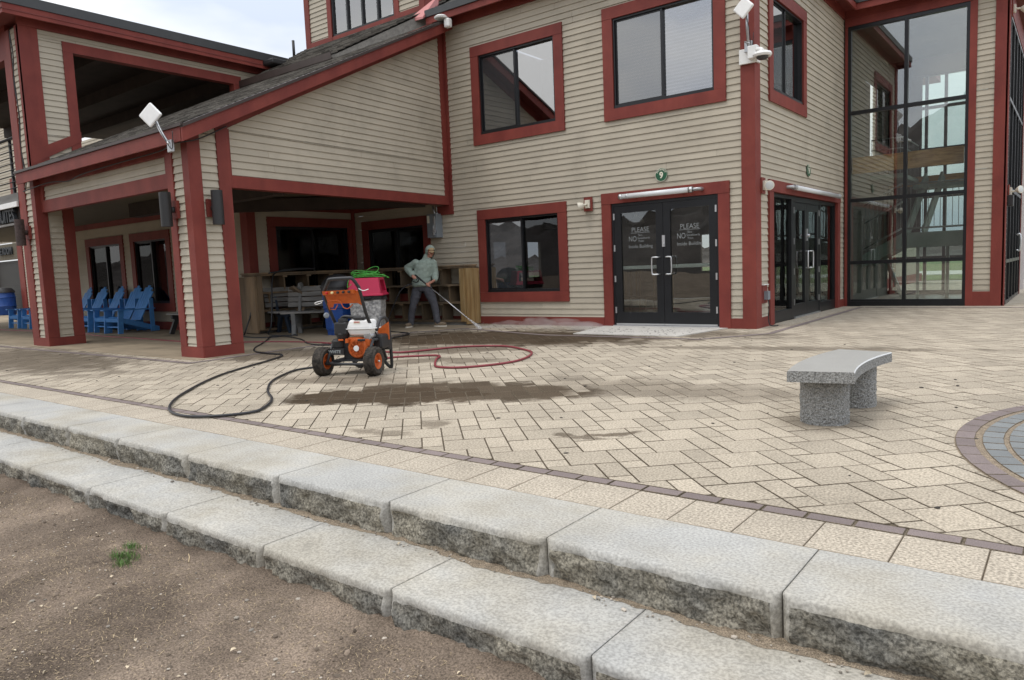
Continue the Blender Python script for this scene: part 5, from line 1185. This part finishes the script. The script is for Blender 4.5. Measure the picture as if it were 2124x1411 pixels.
bm = BM(); lathe(bm, (0, 0, 0), (0, 0, 1), [(0, .24), (.1, .25), (.11, .27), (.5, .285), (.52, .30), (.86, .31)], 8); obj('bin_body', bm, BLUED, t, world=False)
bm = BM(); lathe(bm, (0, 0, .8), (0, 0, 1), [(0, .318), (.06, .32), (.1, .315)], 18); obj('liner', bm, BLKP, t, world=False)
bm = BM(); lathe(bm, (0, 0, .9), (0, 0, 1), [(0, .325), (.03, .33), (.13, .28), (.24, .17), (.27, .02)], 24); obj('dome_lid', bm, BLKP, t, world=False, smooth='auto')
t = thing('blue_barrel', 'round blue plastic barrel with a black lid at the far left edge', 'barrel', (-37.5, 12.0, .01))
bm = BM(); lathe(bm, (0, 0, 0), (0, 0, 1), [(0, .40), (.04, .43), (.38, .46), (.4, .48), (.43, .46), (.75, .46), (.77, .48), (.8, .46), (.98, .43)], 32); obj('barrel_body', bm, BLUED, t, world=False, smooth='auto')
bm = BM(); lathe(bm, (0, 0, .98), (0, 0, 1), [(0, .47), (.08, .45), (.2, .34), (.24, .02)], 32); obj('barrel_lid', bm, BLKP, t, world=False, smooth='auto')

# ================================================================ PERSON
def ball(bm, c, r, e=None, seg=12):
    """ellipsoid; r scalar or 3 radii along axes e (list of 3 vectors)"""
    rr = (r, r, r) if not isinstance(r, (tuple, list)) else r; e = e or (Vector((1, 0, 0)), Vector((0, 1, 0)), Vector((0, 0, 1)))
    M = Matrix((e[0]*rr[0], e[1]*rr[1], e[2]*rr[2])).transposed().to_4x4(); M.translation = Vector(c)
    bmesh.ops.create_icosphere(bm, subdivisions=3, radius=1, matrix=M)
def limb(bm, pts, rs, seg=14):
    P = [Vector(p) for p in pts]
    for i in range(len(P)-1):
        n = max(2, int((P[i+1]-P[i]).length/.02))
        tube(bm, [P[i].lerp(P[i+1], k/n) for k in range(n+1)], [rs[i]+(rs[i+1]-rs[i])*k/n for k in range(n+1)], seg)
    for p, r in zip(P, rs): ball(bm, p, r*.995)
def loft(bm, secs, el, ef, seg=28):
    rings = []
    for (x, y, z, w_, d) in secs:
        rings.append([bm.verts.new(Vector((x, y, z))+el*math.cos(2*math.pi*k/seg)*w_+ef*math.sin(2*math.pi*k/seg)*d) for k in range(seg)])
    fs = [bm.faces.new((rings[i][k], rings[i][(k+1) % seg], rings[i+1][(k+1) % seg], rings[i+1][k])) for i in range(len(rings)-1) for k in range(seg)]
    fs += [bm.faces.new(rings[0][::-1]), bm.faces.new(rings[-1])]; bmesh.ops.recalc_face_normals(bm, faces=fs)
def organic(name, bm, m, parent, vox, smooth=4, fold=0., fscale=9., cut=None, loc=None):
    o = obj(name, bm, m, None)
    r = o.modifiers.new('r', 'REMESH'); r.mode = 'VOXEL'; r.voxel_size = vox
    s = o.modifiers.new('s', 'SMOOTH'); s.iterations = smooth; s.factor = .6
    bake(o)
    b = BM(); b.from_mesh(o.data); b.normal_update()
    if fold:
        for v in b.verts:
            p = v.co; f = noise.noise(Vector((p.x*fscale, p.y*fscale, p.z*fscale*2.2)))+.5*noise.noise(p*fscale*3); v.co = p+v.normal*fold*f
    if cut: bmesh.ops.delete(b, geom=[v for v in b.verts if cut(v.co)], context='VERTS')
    b.to_mesh(o.data); b.free()
    for f in o.data.polygons: f.use_smooth = True
    o.data.materials.clear(); o.data.materials.append(m)
    if parent is not None: o.parent = parent
    return o
el = Vector((.86, .51, 0)); ef = Vector((.51, -.86, 0)); ez = Vector((0, 0, 1))
hc = Vector((.378, .295, 1.555)); fd = Vector((.80, -.48, -.40)).normalized(); fs_ = fd.cross(ez).normalized(); fu = fs_.cross(fd)
P_elL, P_wrL, P_haL = Vector((-.10, .08, 1.23)), Vector((.15, -.035, 1.075)), Vector((.235, -.06, 1.03))
P_elR, P_wrR, P_haR = Vector((.44, .34, 1.085)), Vector((.535, .225, .965)), Vector((.53, .13, .915))
bm = BM()
loft(bm, [(.2, .17, .80, .13, .09), (.215, .18, 1.0, .14, .09), (.235, .2, 1.15, .155, .095), (.26, .225, 1.3, .16, .09), (.28, .25, 1.38, .09, .07)], el, ef)
limb(bm, [(.285, .255, 1.36), (.34, .285, 1.46)], [.055, .05])
ball(bm, hc, (.072, .09, .105), (fs_, fd, fu)); ball(bm, hc+fd*.03-fu*.06, (.052, .055, .05), (fs_, fd, fu)); ball(bm, hc+fd*.095-fu*.012, (.012, .018, .024), (fs_, fd, fu)); ball(bm, hc+fd*.072-fu*.062, (.024, .014, .009), (fs_, fd, fu)); ball(bm, hc+fd*.07-fu*.088, (.022, .018, .016), (fs_, fd, fu))
for s in (-1, 1): ball(bm, hc+fs_*.072*s-fu*.01, (.012, .02, .03), (fs_, fd, fu)); ball(bm, hc+fd*.07+fs_*.035*s-fu*.025, (.022, .02, .02), (fs_, fd, fu))
limb(bm, [(.13, .125, 1.33), P_elL, P_wrL], [.05, .04, .027]); limb(bm, [(.41, .32, 1.32), P_elR, P_wrR], [.05, .04, .027])
limb(bm, [(.15, .14, .80), (.10, .03, .475), (.0, .0, .09)], [.08, .055, .035]); limb(bm, [(.30, .24, .79), (.46, .25, .455), (.55, .22, .09)], [.08, .055, .035])
gd = (Vector((1.901, -.007, 0))-Vector((.34, -.09, 1.05))).normalized()            # line of the lance
gs = gd.cross(ez).normalized(); gu_ = gs.cross(gd)
g0 = Vector((.34, -.09, 1.05))
def gp3(a, b=0, c=0): return g0+gd*a+gs*b+gu_*c
def hand(bm, wrist, centre, across, down, tip, r=.0085):
    """palm at centre, four unequal fingers wrapping towards tip side, thumb over the top"""
    ax = across.normalized(); dn = down.normalized(); tp = tip.normalized()
    limb(bm, [wrist, centre-tp*.012], [.026, .028]); ball(bm, centre-tp*.012, (.042, .017, .036), (ax, tp, dn))
    for i, L in enumerate((.9, 1.0, .94, .78)):
        b0 = centre+ax*(.033-.021*i)-tp*.004-dn*.012
        limb(bm, [b0, b0+tp*.030*L-dn*.018, b0+tp*.042*L+dn*.008*L, b0+tp*.026*L+dn*.026*L], [r*1.1, r, r*.95, r*.85], 8)
    b0 = centre+ax*.034-tp*.012+dn*.004; limb(bm, [b0, b0+ax*.02+tp*.016-dn*.012, b0+ax*.026+tp*.036-dn*.006], [r*1.25, r*1.1, r*.95], 8)
hand(bm, P_wrL, gp3(-.045, .035, -.045), gd, -gu_, gs*-1)
hand(bm, P_wrR, gp3(.335, .02, .022), gd, Vector((0, 0, 1)), gs*-1)
person = organic('person', bm, SKIN, None, .0065, 3)
person.location = (-11.035, 10.835, .012)
tag(person, 'person in a pale green hoodie and grey trousers spraying the ground with a pressure wand', 'person')
bm = BM()
loft(bm, [(.20, .165, .83, .175, .135), (.20, .165, .86, .20, .165), (.205, .17, .93, .205, .165), (.215, .18, 1.02, .195, .15), (.235, .2, 1.15, .205, .145), (.255, .22, 1.26, .205, .14), (.27, .235, 1.34, .185, .12), (.285, .255, 1.40, .11, .095), (.30, .265, 1.43, .085, .085)], el, ef)
limb(bm, [(.12, .125, 1.325), P_elL, P_wrL.lerp(P_elL, .12), P_wrL.lerp(P_elL, .02)], [.086, .076, .062, .046]); limb(bm, [(.415, .32, 1.315), P_elR, P_wrR.lerp(P_elR, .1), P_wrR.lerp(P_elR, .0)], [.084, .076, .064, .046])
ball(bm, (.22, .13, .97), (.12, .05, .08), (el, ef, ez))
organic('hoodie', bm, HOOD, person, .011, 3, .010, 8.)
bm = BM(); ball(bm, hc-fd*.012+fu*.004, (.106, .122, .132), (fs_, fd, fu)); ball(bm, (.305, .275, 1.42), (.105, .095, .07)); limb(bm, [(.30, .27, 1.40), hc-fu*.06-fd*.02], [.1, .095])
organic('hood', bm, HOOD, person, .009, 3, .004, 14., cut=lambda p: (p-hc).dot(fd) > .066 and (p-hc).dot(fu) > -.135 and abs((p-hc).dot(fs_)) < .074)
bm = BM()
for s in (-1, 1):
    q = Vector((.30, .235, 1.38))+el*.03*s+ef*.085; tube(bm, [q, q+ef*.02-ez*.07, q+ef*.025-ez*.13+el*.01*s], .0035, 6, smooth=3)
obj('drawstring', bm, HOOD, person, world=False)
bm = BM(); ball(bm, hc+fd*.012+fu*.045, (.083, .098, .072), (fs_, fd, fu)); organic('cap_crown', bm, CAPM, person, .008, 2, cut=lambda p: (p-hc).dot(fu) < .062)
bm = BM(); n = 12; A_, B_ = [], []
for i in range(n+1):
    a = R(-75+150*i/n); q = hc+fd*(.075+.095*math.cos(a))+fs_*math.sin(a)*.062+fu*(.068-.02*math.cos(a)-.012*abs(math.sin(a))); A_.append(q); B_.append(q-fu*.006)
prism(bm, A_, B_); obj('cap_brim', bm, CAPM, person, world=False)
bm = BM()
for s in (-1, 1): ball(bm, hc+fd*.087+fs_*.032*s-fu*.002+Vector((0, 0, .008)), (.009, .005, .005), (fs_, fd, fu))
obj('eyes', bm, mat('eye', (.03, .02, .02), .2), person, world=False)
bm = BM(); ball(bm, hc-fd*.02+fu*.0, (.078, .085, .095), (fs_, fd, fu)); organic('hair', bm, HAIR, person, .008, 1, cut=lambda p: (p-hc).dot(fd) > .035)
bm = BM()
loft(bm, [(.195, .165, .74, .13, .11), (.195, .165, .80, .165, .125), (.2, .168, .88, .165, .125), (.2, .17, .93, .15, .11)], el, ef)
limb(bm, [(.125, .12, .79), (.105, .06, .63), (.085, .012, .475), (.03, .005, .28), (.0, .0, .11), (-.003, .0, .075)], [.108, .10, .078, .073, .068, .066]); limb(bm, [(.29, .23, .79), (.39, .24, .62), (.465, .245, .455), (.51, .235, .28), (.55, .215, .13), (.555, .215, .10)], [.108, .10, .078, .072, .067, .066])
organic('trousers', bm, PANT, person, .011, 3, .009, 10.)
def boot(c, d, lift=0.):
    d = Vector(d).normalized(); s = Vector((-d.y, d.x, 0)).normalized(); c = Vector(c); bm = BM()
    ball(bm, c+d*.11+ez*.055, (.052, .10, .045), (s, d, ez)); ball(bm, c+d*.01+ez*.06, (.044, .06, .055), (s, d, ez)); limb(bm, [c+ez*.06, c+ez*.15], [.045, .05])
    b = organic('boot', bm, BOOT, person, .008, 2)
    bm = BM(); A_ = []
    for k in range(20):
        a = 2*math.pi*k/20; A_.append(c+d*(.075+.14*math.cos(a))+s*(.05*math.sin(a))*(1+.1*math.cos(a)))
    prism(bm, [p+ez*0 for p in A_], [p+ez*.026 for p in A_]); o = obj('sole', bm, SOLE, b, world=False)
boot((.0, .0, .0), (.25, -.97, 0)); boot((.545, .205, .0), (.88, .46, 0))

# spray wand held by the person
F0 = Vector((-11.035, 10.835, .012))
wand = thing('spray_wand', 'pressure washer wand with black trigger gun held by the person', 'spray wand', F0+g0)
def W_(a, b=0, c=0): return F0+gp3(a, b, c)
bm = BM(); tube(bm, [W_(-.06, 0, .0), W_(.1), W_(.34)], [.017, .019, .015], 10); tube(bm, [W_(-.03), W_(-.07, 0, -.06), W_(-.09, 0, -.14)], [.02, .018, .016], 10); tube(bm, [W_(.06, 0, -.01), W_(.07, 0, -.07), W_(.04, 0, -.12), W_(-.08, 0, -.15)], .009, 8, smooth=4); tube(bm, [W_(.03, 0, -.02), W_(.01, 0, -.08)], .007, 6); obj('trigger_gun', bm, BLKP, wand)
bm = BM(); tube(bm, [W_(.32), W_(.46)], .018, 10); obj('grip', bm, BLKP, wand)
bm = BM(); tube(bm, [W_(.46), W_(1.44)], .0085, 8); obj('lance', bm, mat('bright_steel', (.85, .86, .88), .25, .7), wand)
bm = BM(); tube(bm, [W_(1.44), W_(1.5)], [.012, .009], 8); obj('nozzle', bm, ALU, wand)
# water: jet and mist
def watermat(name, dens, col=(.95, .97, 1)):
    M = bpy.data.materials.new(name); M.use_nodes = True; t = M.node_tree; n = t.nodes; n.clear(); o = n.new('ShaderNodeOutputMaterial'); v = n.new('ShaderNodeVolumePrincipled')
    v.inputs['Color'].default_value = (*col, 1); v.inputs['Density'].default_value = dens; v.inputs['Anisotropy'].default_value = .3; t.links.new(v.outputs[0], o.inputs['Volume']); return M
def spraymat(name, a):
    M = bpy.data.materials.new(name); M.use_nodes = True; t = M.node_tree; n = t.nodes; n.clear(); o = n.new('ShaderNodeOutputMaterial'); tr = n.new('ShaderNodeBsdfTransparent'); df = n.new('ShaderNodeBsdfDiffuse'); tl = n.new('ShaderNodeBsdfTranslucent'); m1 = n.new('ShaderNodeMixShader'); m2 = n.new('ShaderNodeMixShader')
    df.inputs[0].default_value = tl.inputs[0].default_value = (.95, .97, 1, 1); m1.inputs[0].default_value = .5; m2.inputs[0].default_value = a
    q = n.new('ShaderNodeTexNoise'); q.inputs['Scale'].default_value = 60; co = n.new('ShaderNodeTexCoord'); t.links.new(co.outputs['Object'], q.inputs[0]); r = n.new('ShaderNodeMapRange'); r.inputs[1].default_value = .35; r.inputs[2].default_value = .65; r.inputs[4].default_value = a*1.5; t.links.new(q.outputs['Fac'], r.inputs[0]); t.links.new(r.outputs[0], m2.inputs[0])
    t.links.new(df.outputs[0], m1.inputs[1]); t.links.new(tl.outputs[0], m1.inputs[2]); t.links.new(tr.outputs[0], m2.inputs[1]); t.links.new(m1.outputs[0], m2.inputs[2]); t.links.new(m2.outputs[0], o.inputs[0]); return M
e_ = Vector((-9.134, 10.828, .02)); bm = BM(); a = W_(1.5); d = (e_-a); tube(bm, [a+d*k/8 for k in range(9)], [.008+.030*k/8 for k in range(9)], 12)
tag(obj('water_jet', bm, spraymat('jet_water', .55), None, kind='stuff'), 'white jet of water shooting from the wand to the wet pavers', 'water jet')
bm = BM()
for k in range(160):
    f = rnd.random()**1.1; p = e_+Vector((f*2.3, f*.36+rnd.gauss(0, .03+.10*f), .01+rnd.random()*(.04+.14*math.sin(f*2.8)))); r_ = .03+.07*f
    M = Matrix.Translation(p) @ Matrix.Diagonal((r_*2.2, r_, r_*.42, 1)); bmesh.ops.create_icosphere(bm, subdivisions=2, radius=1, matrix=M)
o = obj('spray_mist', bm, watermat('mist_water', 1.4), None, kind='stuff'); tag(o, 'low white mist of spray drifting along the skirt of the entrance wall', 'mist')
r = o.modifiers.new('r', 'REMESH'); r.mode = 'VOXEL'; r.voxel_size = .02; bake(o)
o.data.materials.clear(); o.data.materials.append(bpy.data.materials['mist_water'])
bm = BM()
for k in range(260):
    f = rnd.random()**2; p = e_+Vector((f*1.2-.05, rnd.gauss(0, .04+.1*f), abs(rnd.gauss(0, .05+.03*f)))); bmesh.ops.create_icosphere(bm, subdivisions=1, radius=rnd.uniform(.0015, .004), matrix=Matrix.Translation(p))
tag(obj('water_drops', bm, WHT, kind='stuff'), 'tiny water droplets thrown up where the jet hits the pavers', 'water drops')

# ================================================================ PRESSURE WASHER
A0 = Vector((-6.92, 5.35, 0)); du = Vector((.929, .371, 0)).normalized(); dv = Vector((-du.y, du.x, 0))
wash = thing('pressure_washer', 'orange and black petrol pressure washer on two fat tyres', 'pressure washer', A0+du*.32)
def L_(s, v, z): return A0+du*s+dv*v+Vector((0, 0, z))
FWs = Fr(A0, du, -dv)                        # u = along axle, n = towards the handle side
def wheel(s):
    c = L_(s, 0, .165); t_ = obj('tyre', (lambda b: (lathe(b, c, du, [(-.05, .085), (-.062, .11), (-.066, .14), (-.05, .158), (-.02, .165), (.02, .165), (.05, .158), (.066, .14), (.062, .11), (.05, .085)], 44, False), b)[1])(BM()), RUB, wash, smooth='auto')
    bm = BM()
    for k in range(44):
        a = 2*math.pi*k/44
        for q, off in ((-.036, 0), (0, .5), (.036, 0)):
            aa = a+off*2*math.pi/44; rd = dv*math.cos(aa)+Vector((0, 0, 1))*math.sin(aa); tg = du.cross(rd); p = c+du*q+rd*(.163 if q == 0 else .161)
            hexa(bm, [p+du*x*.013+tg*y*.008+rd*z*.005 for z in (-1, 1) for y in (-1, 1) for x in (-1, 1)])
    obj('tread', bm, RUB, t_)
    bm = BM(); lathe(bm, c, du, [(-.05, .06), (-.052, .09), (-.04, .086), (.045, .086), (.055, .092), (.057, .086), (.045, .07), (.02, .062), (.014, .02), (.05, .018), (.052, .001)], 32); obj('rim', bm, ORANGE, t_, smooth='auto')
    bm = BM(); cyl(bm, c+du*.045, c+du*.075, .012, 12); obj('hub_nut', bm, ALU, t_)
wheel(0.0); wheel(.645)
bm = BM(); sl_, sr_ = .10, .56
path = [(sl_, .30, .36), (sl_, .25, .46), (sl_, .08, .70), (sl_, -.05, .93), (sl_+.015, -.075, .975), (sl_+.11, -.14, 1.085), (sl_+.15, -.155, 1.11), (sr_-.09, -.16, 1.115), (sr_-.04, -.155, 1.105), (sr_-.005, -.10, 1.02), (sr_, -.08, .98), (sr_, .07, .66), (sr_, .27, .42), (sr_, .33, .34)]
tube(bm, [L_(*p) for p in path], .0195, 12, smooth=4); obj('handle', bm, TUBEG, wash)
bm = BM()
for (a, b) in (((.06, -.04, .13), (.10, .10, .40)), ((.10, .10, .40), (.12, .34, .38)), ((.56, -.02, .16), (.60, .10, .40)), ((.60, .10, .40), (.58, .34, .38)), ((.04, -.03, .14), (.60, -.03, .13)), ((.12, .34, .38), (.12, .42, .15)), ((.58, .34, .38), (.56, .5, .12)), ((.08, .0, .14), (.12, .45, .14)), ((.58, .0, .14), (.56, .45, .14)), ((.12, .45, .14), (.56, .45, .14))):
    tube(bm, [L_(*a), L_(*b)], .017, 10)
box_ = [L_(.1+.45*x, .05+.36*y, .155+.02*z) for z in (0, 1) for y in (0, 1) for x in (0, 1)]; hexa(bm, box_)
obj('frame', bm, TUBEG, wash)
bm = BM(); tube(bm, [L_(.60, .20, .50), L_(.60, .28, .60), L_(.60, .36, .63), L_(.60, .46, .62), L_(.60, .52, .54), L_(.60, .55, .3), L_(.58, .60, .04), L_(.55, .60, .02), L_(.50, .56, .1), L_(.48, .5, .2)], .02, 12, smooth=5)
tube(bm, [L_(.06, .55, .2), L_(.08, .6, .06), L_(.14, .62, .02), L_(.21, .62, .05), L_(.24, .56, .16)], .019, 12, smooth=5); obj('guard_hoop', bm, TUBEG, wash)
# control panel with hooks
bm = BM(); pa = [L_(.115, -.065, .955), L_(.545, -.085, .975), L_(.56, -.0, .80), L_(.50, -.02, .835), L_(.20, -.02, .835), L_(.17, .01, .79), L_(.125, .015, .79)]
off = -dv*.012+Vector((0, 0, -.004)); prism(bm, pa, [p+off for p in pa]); hexa(bm, [L_(s, v, z) for (v, z) in ((-.115, .945), (-.125, .99)) for (s_, dv_) in ((0, 0), (0, .05)) for s, v, z in [(.115, v+dv_, z-.012), (.51, v+dv_, z-.002)]]); obj('control_panel', bm, ORANGE, wash)
for k, mm in enumerate((mat('knob_red', (.5, .02, .02), .4), mat('knob_yellow', (.7, .6, .3), .4), BLKP, BLKP, BLKP)):
    bm = BM(); c = L_(.175+.07*k, -.125, .957+.0015*k); lathe(bm, c, -dv, [(0, .015), (.02, .013), (.022, .002)], 14); obj('knob', bm, mm, wash)
bm = BM(); tube(bm, [L_(.14, -.02, .76), L_(.16, -.08, .86), L_(.30, -.08, .86), L_(.335, -.06, .79), L_(.40, -.07, .775), L_(.44, -.03, .82)], .006, 8, smooth=3); tube(bm, [L_(.15, -.02, .77), L_(.22, -.04, .765), L_(.25, -.03, .82)], .005, 8); obj('lance_hook', bm, ORANGE, wash)
# engine
c = L_(.40, .07, .305)
bm = BM(); lathe(bm, c+dv*.14, -dv, [(0, .125), (.08, .128), (.12, .12), (.135, .105), (.135, .088), (.12, .085)], 40)
FE2 = Fr(c, du, -dv); FE2.box(bm, -.115, .02, .0, .125, -.14, -.02, .01); FE2.box(bm, -.02, .155, .02, .115, -.14, -.03, .012); obj('fan_shroud', bm, ORANGE, wash, smooth='auto')
bm = BM(); lathe(bm, c, -dv, [(-.06, .088), (-.05, .088), (-.048, .001)], 36); obj('fan_well', bm, BLKP, wash)
bm = BM()
for r_ in (.035, .05, .065, .08): 
    tube(bm, [c-dv*.002+du*math.cos(a)*r_+ez*math.sin(a)*r_ for a in [2*math.pi*k/28 for k in range(29)]], .0024, 5)
for k in range(8): a = 2*math.pi*k/8; q = du*math.cos(a)+ez*math.sin(a); tube(bm, [c-dv*.002+q*.025, c-dv*.002+q*.088], .004, 6)
obj('recoil_grille', bm, ORANGE, wash)
bm = BM(); lathe(bm, c-dv*.002, -dv, [(0, .034), (.01, .033), (.011, .001)], 24); obj('recoil_badge', bm, WHT, wash)
bm = BM(); FE2.box(bm, .03, .12, .085, .11, .0, .03, .008); cyl(bm, FE2.p(.075, .098, -.02), FE2.p(.075, .09, .03), .012, 10); obj('pull_handle', bm, BLKP, wash)
bm = BM(); obox(bm, L_(.36, .22, .28), .30, .24, .24, rz=math.atan2(du.y, du.x), bev=.02); cyl(bm, L_(.5, .2, .24), L_(.5, .42, .24), .075, 18); obox(bm, L_(.20, .2, .33), .14, .2, .16, rz=math.atan2(du.y, du.x), bev=.02); lathe(bm, L_(.15, .12, .27), ez, [(0, .03), (.05, .08), (.12, .085), (.14, .05)], 20); obj('engine_block', bm, mat('engine_black', (.025, .025, .026), .5, .2), wash)
bm = BM(); cyl(bm, L_(.53, .1, .44), L_(.53, .3, .45), .045, 18); obj('muffler', bm, GALV, wash)
def taperbox(bm, s0, s1, v0, v1, z0, z1, k=.8, bev=.02):
    sc, vc = (s0+s1)/2, (v0+v1)/2
    hexa(bm, [L_(sc+(s-sc)*f, vc+(v-vc)*f, z) for z, f in ((z0, 1), (z1, k)) for v in (v0, v1) for s in (s0, s1)], bev)
bm = BM(); taperbox(bm, .27, .60, .08, .30, .53, .63, .78); taperbox(bm, .26, .61, .07, .31, .522, .534, 1., .004); hexa(bm, [L_(.435+(s-.435)*f, .19+(v-.19)*f, z) for z, f in ((.45, .78), (.522, .98)) for v in (.08, .30) for s in (.27, .60)], .02); obj('fuel_tank', bm, WHT, wash)
bm = BM(); lathe(bm, L_(.46, .18, .625), ez, [(0, .04), (.02, .045), (.035, .04), (.04, .01)], 20); FWs.box(bm, .36, .50, .63, .665, -.16, -.1, .01); obj('fuel_cap', bm, BLKP, wash)
bm = BM(); FWs.box(bm, .37, .45, .585, .615, -.098, -.09); obj('warning_label', bm, IVORY, wash)
bm = BM(); FWs.box(bm, .375, .445, .602, .612, -.092, -.088); obj('warning_stripe', bm, mat('label_red', (.5, .02, .02), .5), wash)
bm = BM(); taperbox(bm, .12, .285, .06, .24, .46, .61, .95); lathe(bm, L_(.2, .14, .42), ez, [(0, .07), (.05, .085), (.06, .08)], 20); lathe(bm, L_(.21, .14, .615), ez, [(0, .06), (.03, .055), (.035, .01)], 20); tube(bm, [L_(.14, .2, .62), L_(.2, .18, .665), L_(.3, .18, .66), L_(.4, .22, .65)], .02, 10, smooth=4); obj('air_filter', bm, BLKP, wash)
bm = BM(); FWs.box(bm, .18, .24, .395, .415, -.07, -.05, .004); FWs.box(bm, .28, .31, .37, .42, -.08, -.03, .004); obj('choke_lever', bm, ORANGE, wash)
bm = BM(); hexa(bm, [L_(s, v, z) for (v) in (.4, .415) for (s, z) in ((.5, .40), (.66, .37), (.52, .50), (.66, .58))]); obj('rear_panel', bm, ORANGE, wash)
bm = BM(); obox(bm, L_(.57, .34, .36), .16, .22, .17, rz=math.atan2(du.y, du.x), bev=.03); cyl(bm, L_(.5, .5, .3), L_(.62, .5, .3), .06, 16); obj('pump', bm, BLKP, wash)
bm = BM(); hexa(bm, [L_(s, v, z) for v in (.02, .028) for z in (.235, .31) for s in (.02, .26)]); obj('name_plate', bm, BLKP, wash)
MW = Matrix((du, ez, -dv)).transposed().to_4x4()
bm = text_bm("WHITE", .05, Matrix.Translation(L_(.145, .016, .272)) @ MW, .001, .001); obj('plate_lettering', bm, VINYL, wash)
bm = BM(); lathe(bm, L_(.085, -.02, .70), -dv+du, [(0, .03), (.02, .034), (.03, .02)], 14); obj('gauge', bm, GREYM, wash)
bm = BM(); tube(bm, [L_(.08, -.05, .87), L_(.03, -.08, .86), L_(-.02, -.07, .845), L_(.0, -.06, .83), L_(.06, -.05, .85)], .005, 6, smooth=4); tube(bm, [L_(.555, -.09, 1.0), L_(.58, -.12, .99), L_(.62, -.10, .97), L_(.67, -.08, .985)], .005, 6, smooth=4); obj('cable_tie', bm, WHT, wash)

# ================================================================ HOSES
def hose(name, pts, r, m_, label, cat='hose', z=.016):
    bm = BM(); tube(bm, [Vector((*p, z)) if len(p) == 2 else Vector(p) for p in pts], r, 10, smooth=10); return tag(obj(name, bm, m_), label, cat)
hose('pressure_hose', [(-6.72, 5.75, .2), (-7.1, 5.95, .06), (-7.5, 5.85, .018), (-7.6, 5.5), (-7.36, 5.1), (-7.03, 4.72), (-6.60, 4.38), (-6.32, 4.2), (-6.05, 4.05), (-5.8, 3.85), (-5.58, 3.56), (-5.72, 3.28), (-6.02, 3.15), (-6.51, 3.29), (-7.2, 3.79), (-8.17, 4.8), (-8.98, 6.1), (-9.33, 6.47), (-9.7, 6.5), (-10.2, 6.6), (-10.75, 6.95), (-11.3, 7.45), (-12.0, 8.05, .02), (-12.35, 8.35, .025), (-12.1, 8.5, .025), (-11.2, 8.2), (-10.35, 7.72), (-9.8, 7.68), (-9.45, 8.1), (-9.5, 8.6), (-9.63, 9.15), (-9.85, 9.6), (-10.12, 9.77), (-10.67, 9.9), (-11.1, 10.15, .03), (-11.2, 10.35, .2), (-11.08, 10.42, .5), (-10.95, 10.5, .78), (-10.82, 10.6, .90), (-10.84, 10.72, .91)], .0125, HOSEB, 'black high pressure hose looping over the pavers from washer to person')
hose('spare_hose', [(-12.4, 8.6), (-12.2, 8.35), (-12.6, 8.15), (-13.2, 8.3), (-13.55, 8.55, .05), (-13.52, 8.72, .5), (-13.50, 8.72, .95), (-13.46, 8.75, 1.15), (-13.35, 8.95, 1.24), (-13.2, 9.6, 1.31), (-13.15, 10.1, 1.32), (-13.2, 9.7, 1.33), (-13.28, 9.25, 1.28), (-13.2, 9.05, 1.1), (-13.12, 8.95, .6), (-13.05, 8.85, .2), (-12.95, 8.7, .04), (-12.6, 8.6), (-12.1, 8.75), (-12.35, 8.85)], .016, HOSEB, 'dark hose draped over the end shelf and coiled on the porch floor')
hose('red_water_hose', [(-30, 7.2), (-24, 7.5), (-21, 7.6), (-19, 7.62), (-17.4, 7.35), (-15.5, 7.3), (-13.5, 7.2), (-12.5, 7.4), (-11.98, 7.5), (-11.47, 7.72), (-10.58, 7.89), (-9.89, 7.86), (-8.8, 7.5), (-7.85, 7.27), (-7.57, 7.48), (-7.31, 8.13), (-6.73, 8.43), (-6.14, 8.18), (-5.75, 7.85), (-5.49, 7.31), (-5.47, 6.85), (-5.71, 6.41), (-6.02, 6.33), (-6.25, 6.51), (-6.61, 6.92), (-6.75, 7.13), (-6.91, 7.2), (-7.10, 7.08), (-7.35, 6.78), (-7.15, 6.3), (-6.9, 5.95, .03), (-6.72, 5.8, .15)], .014, HOSER, 'dark red water hose curving across the pavers behind the washer')
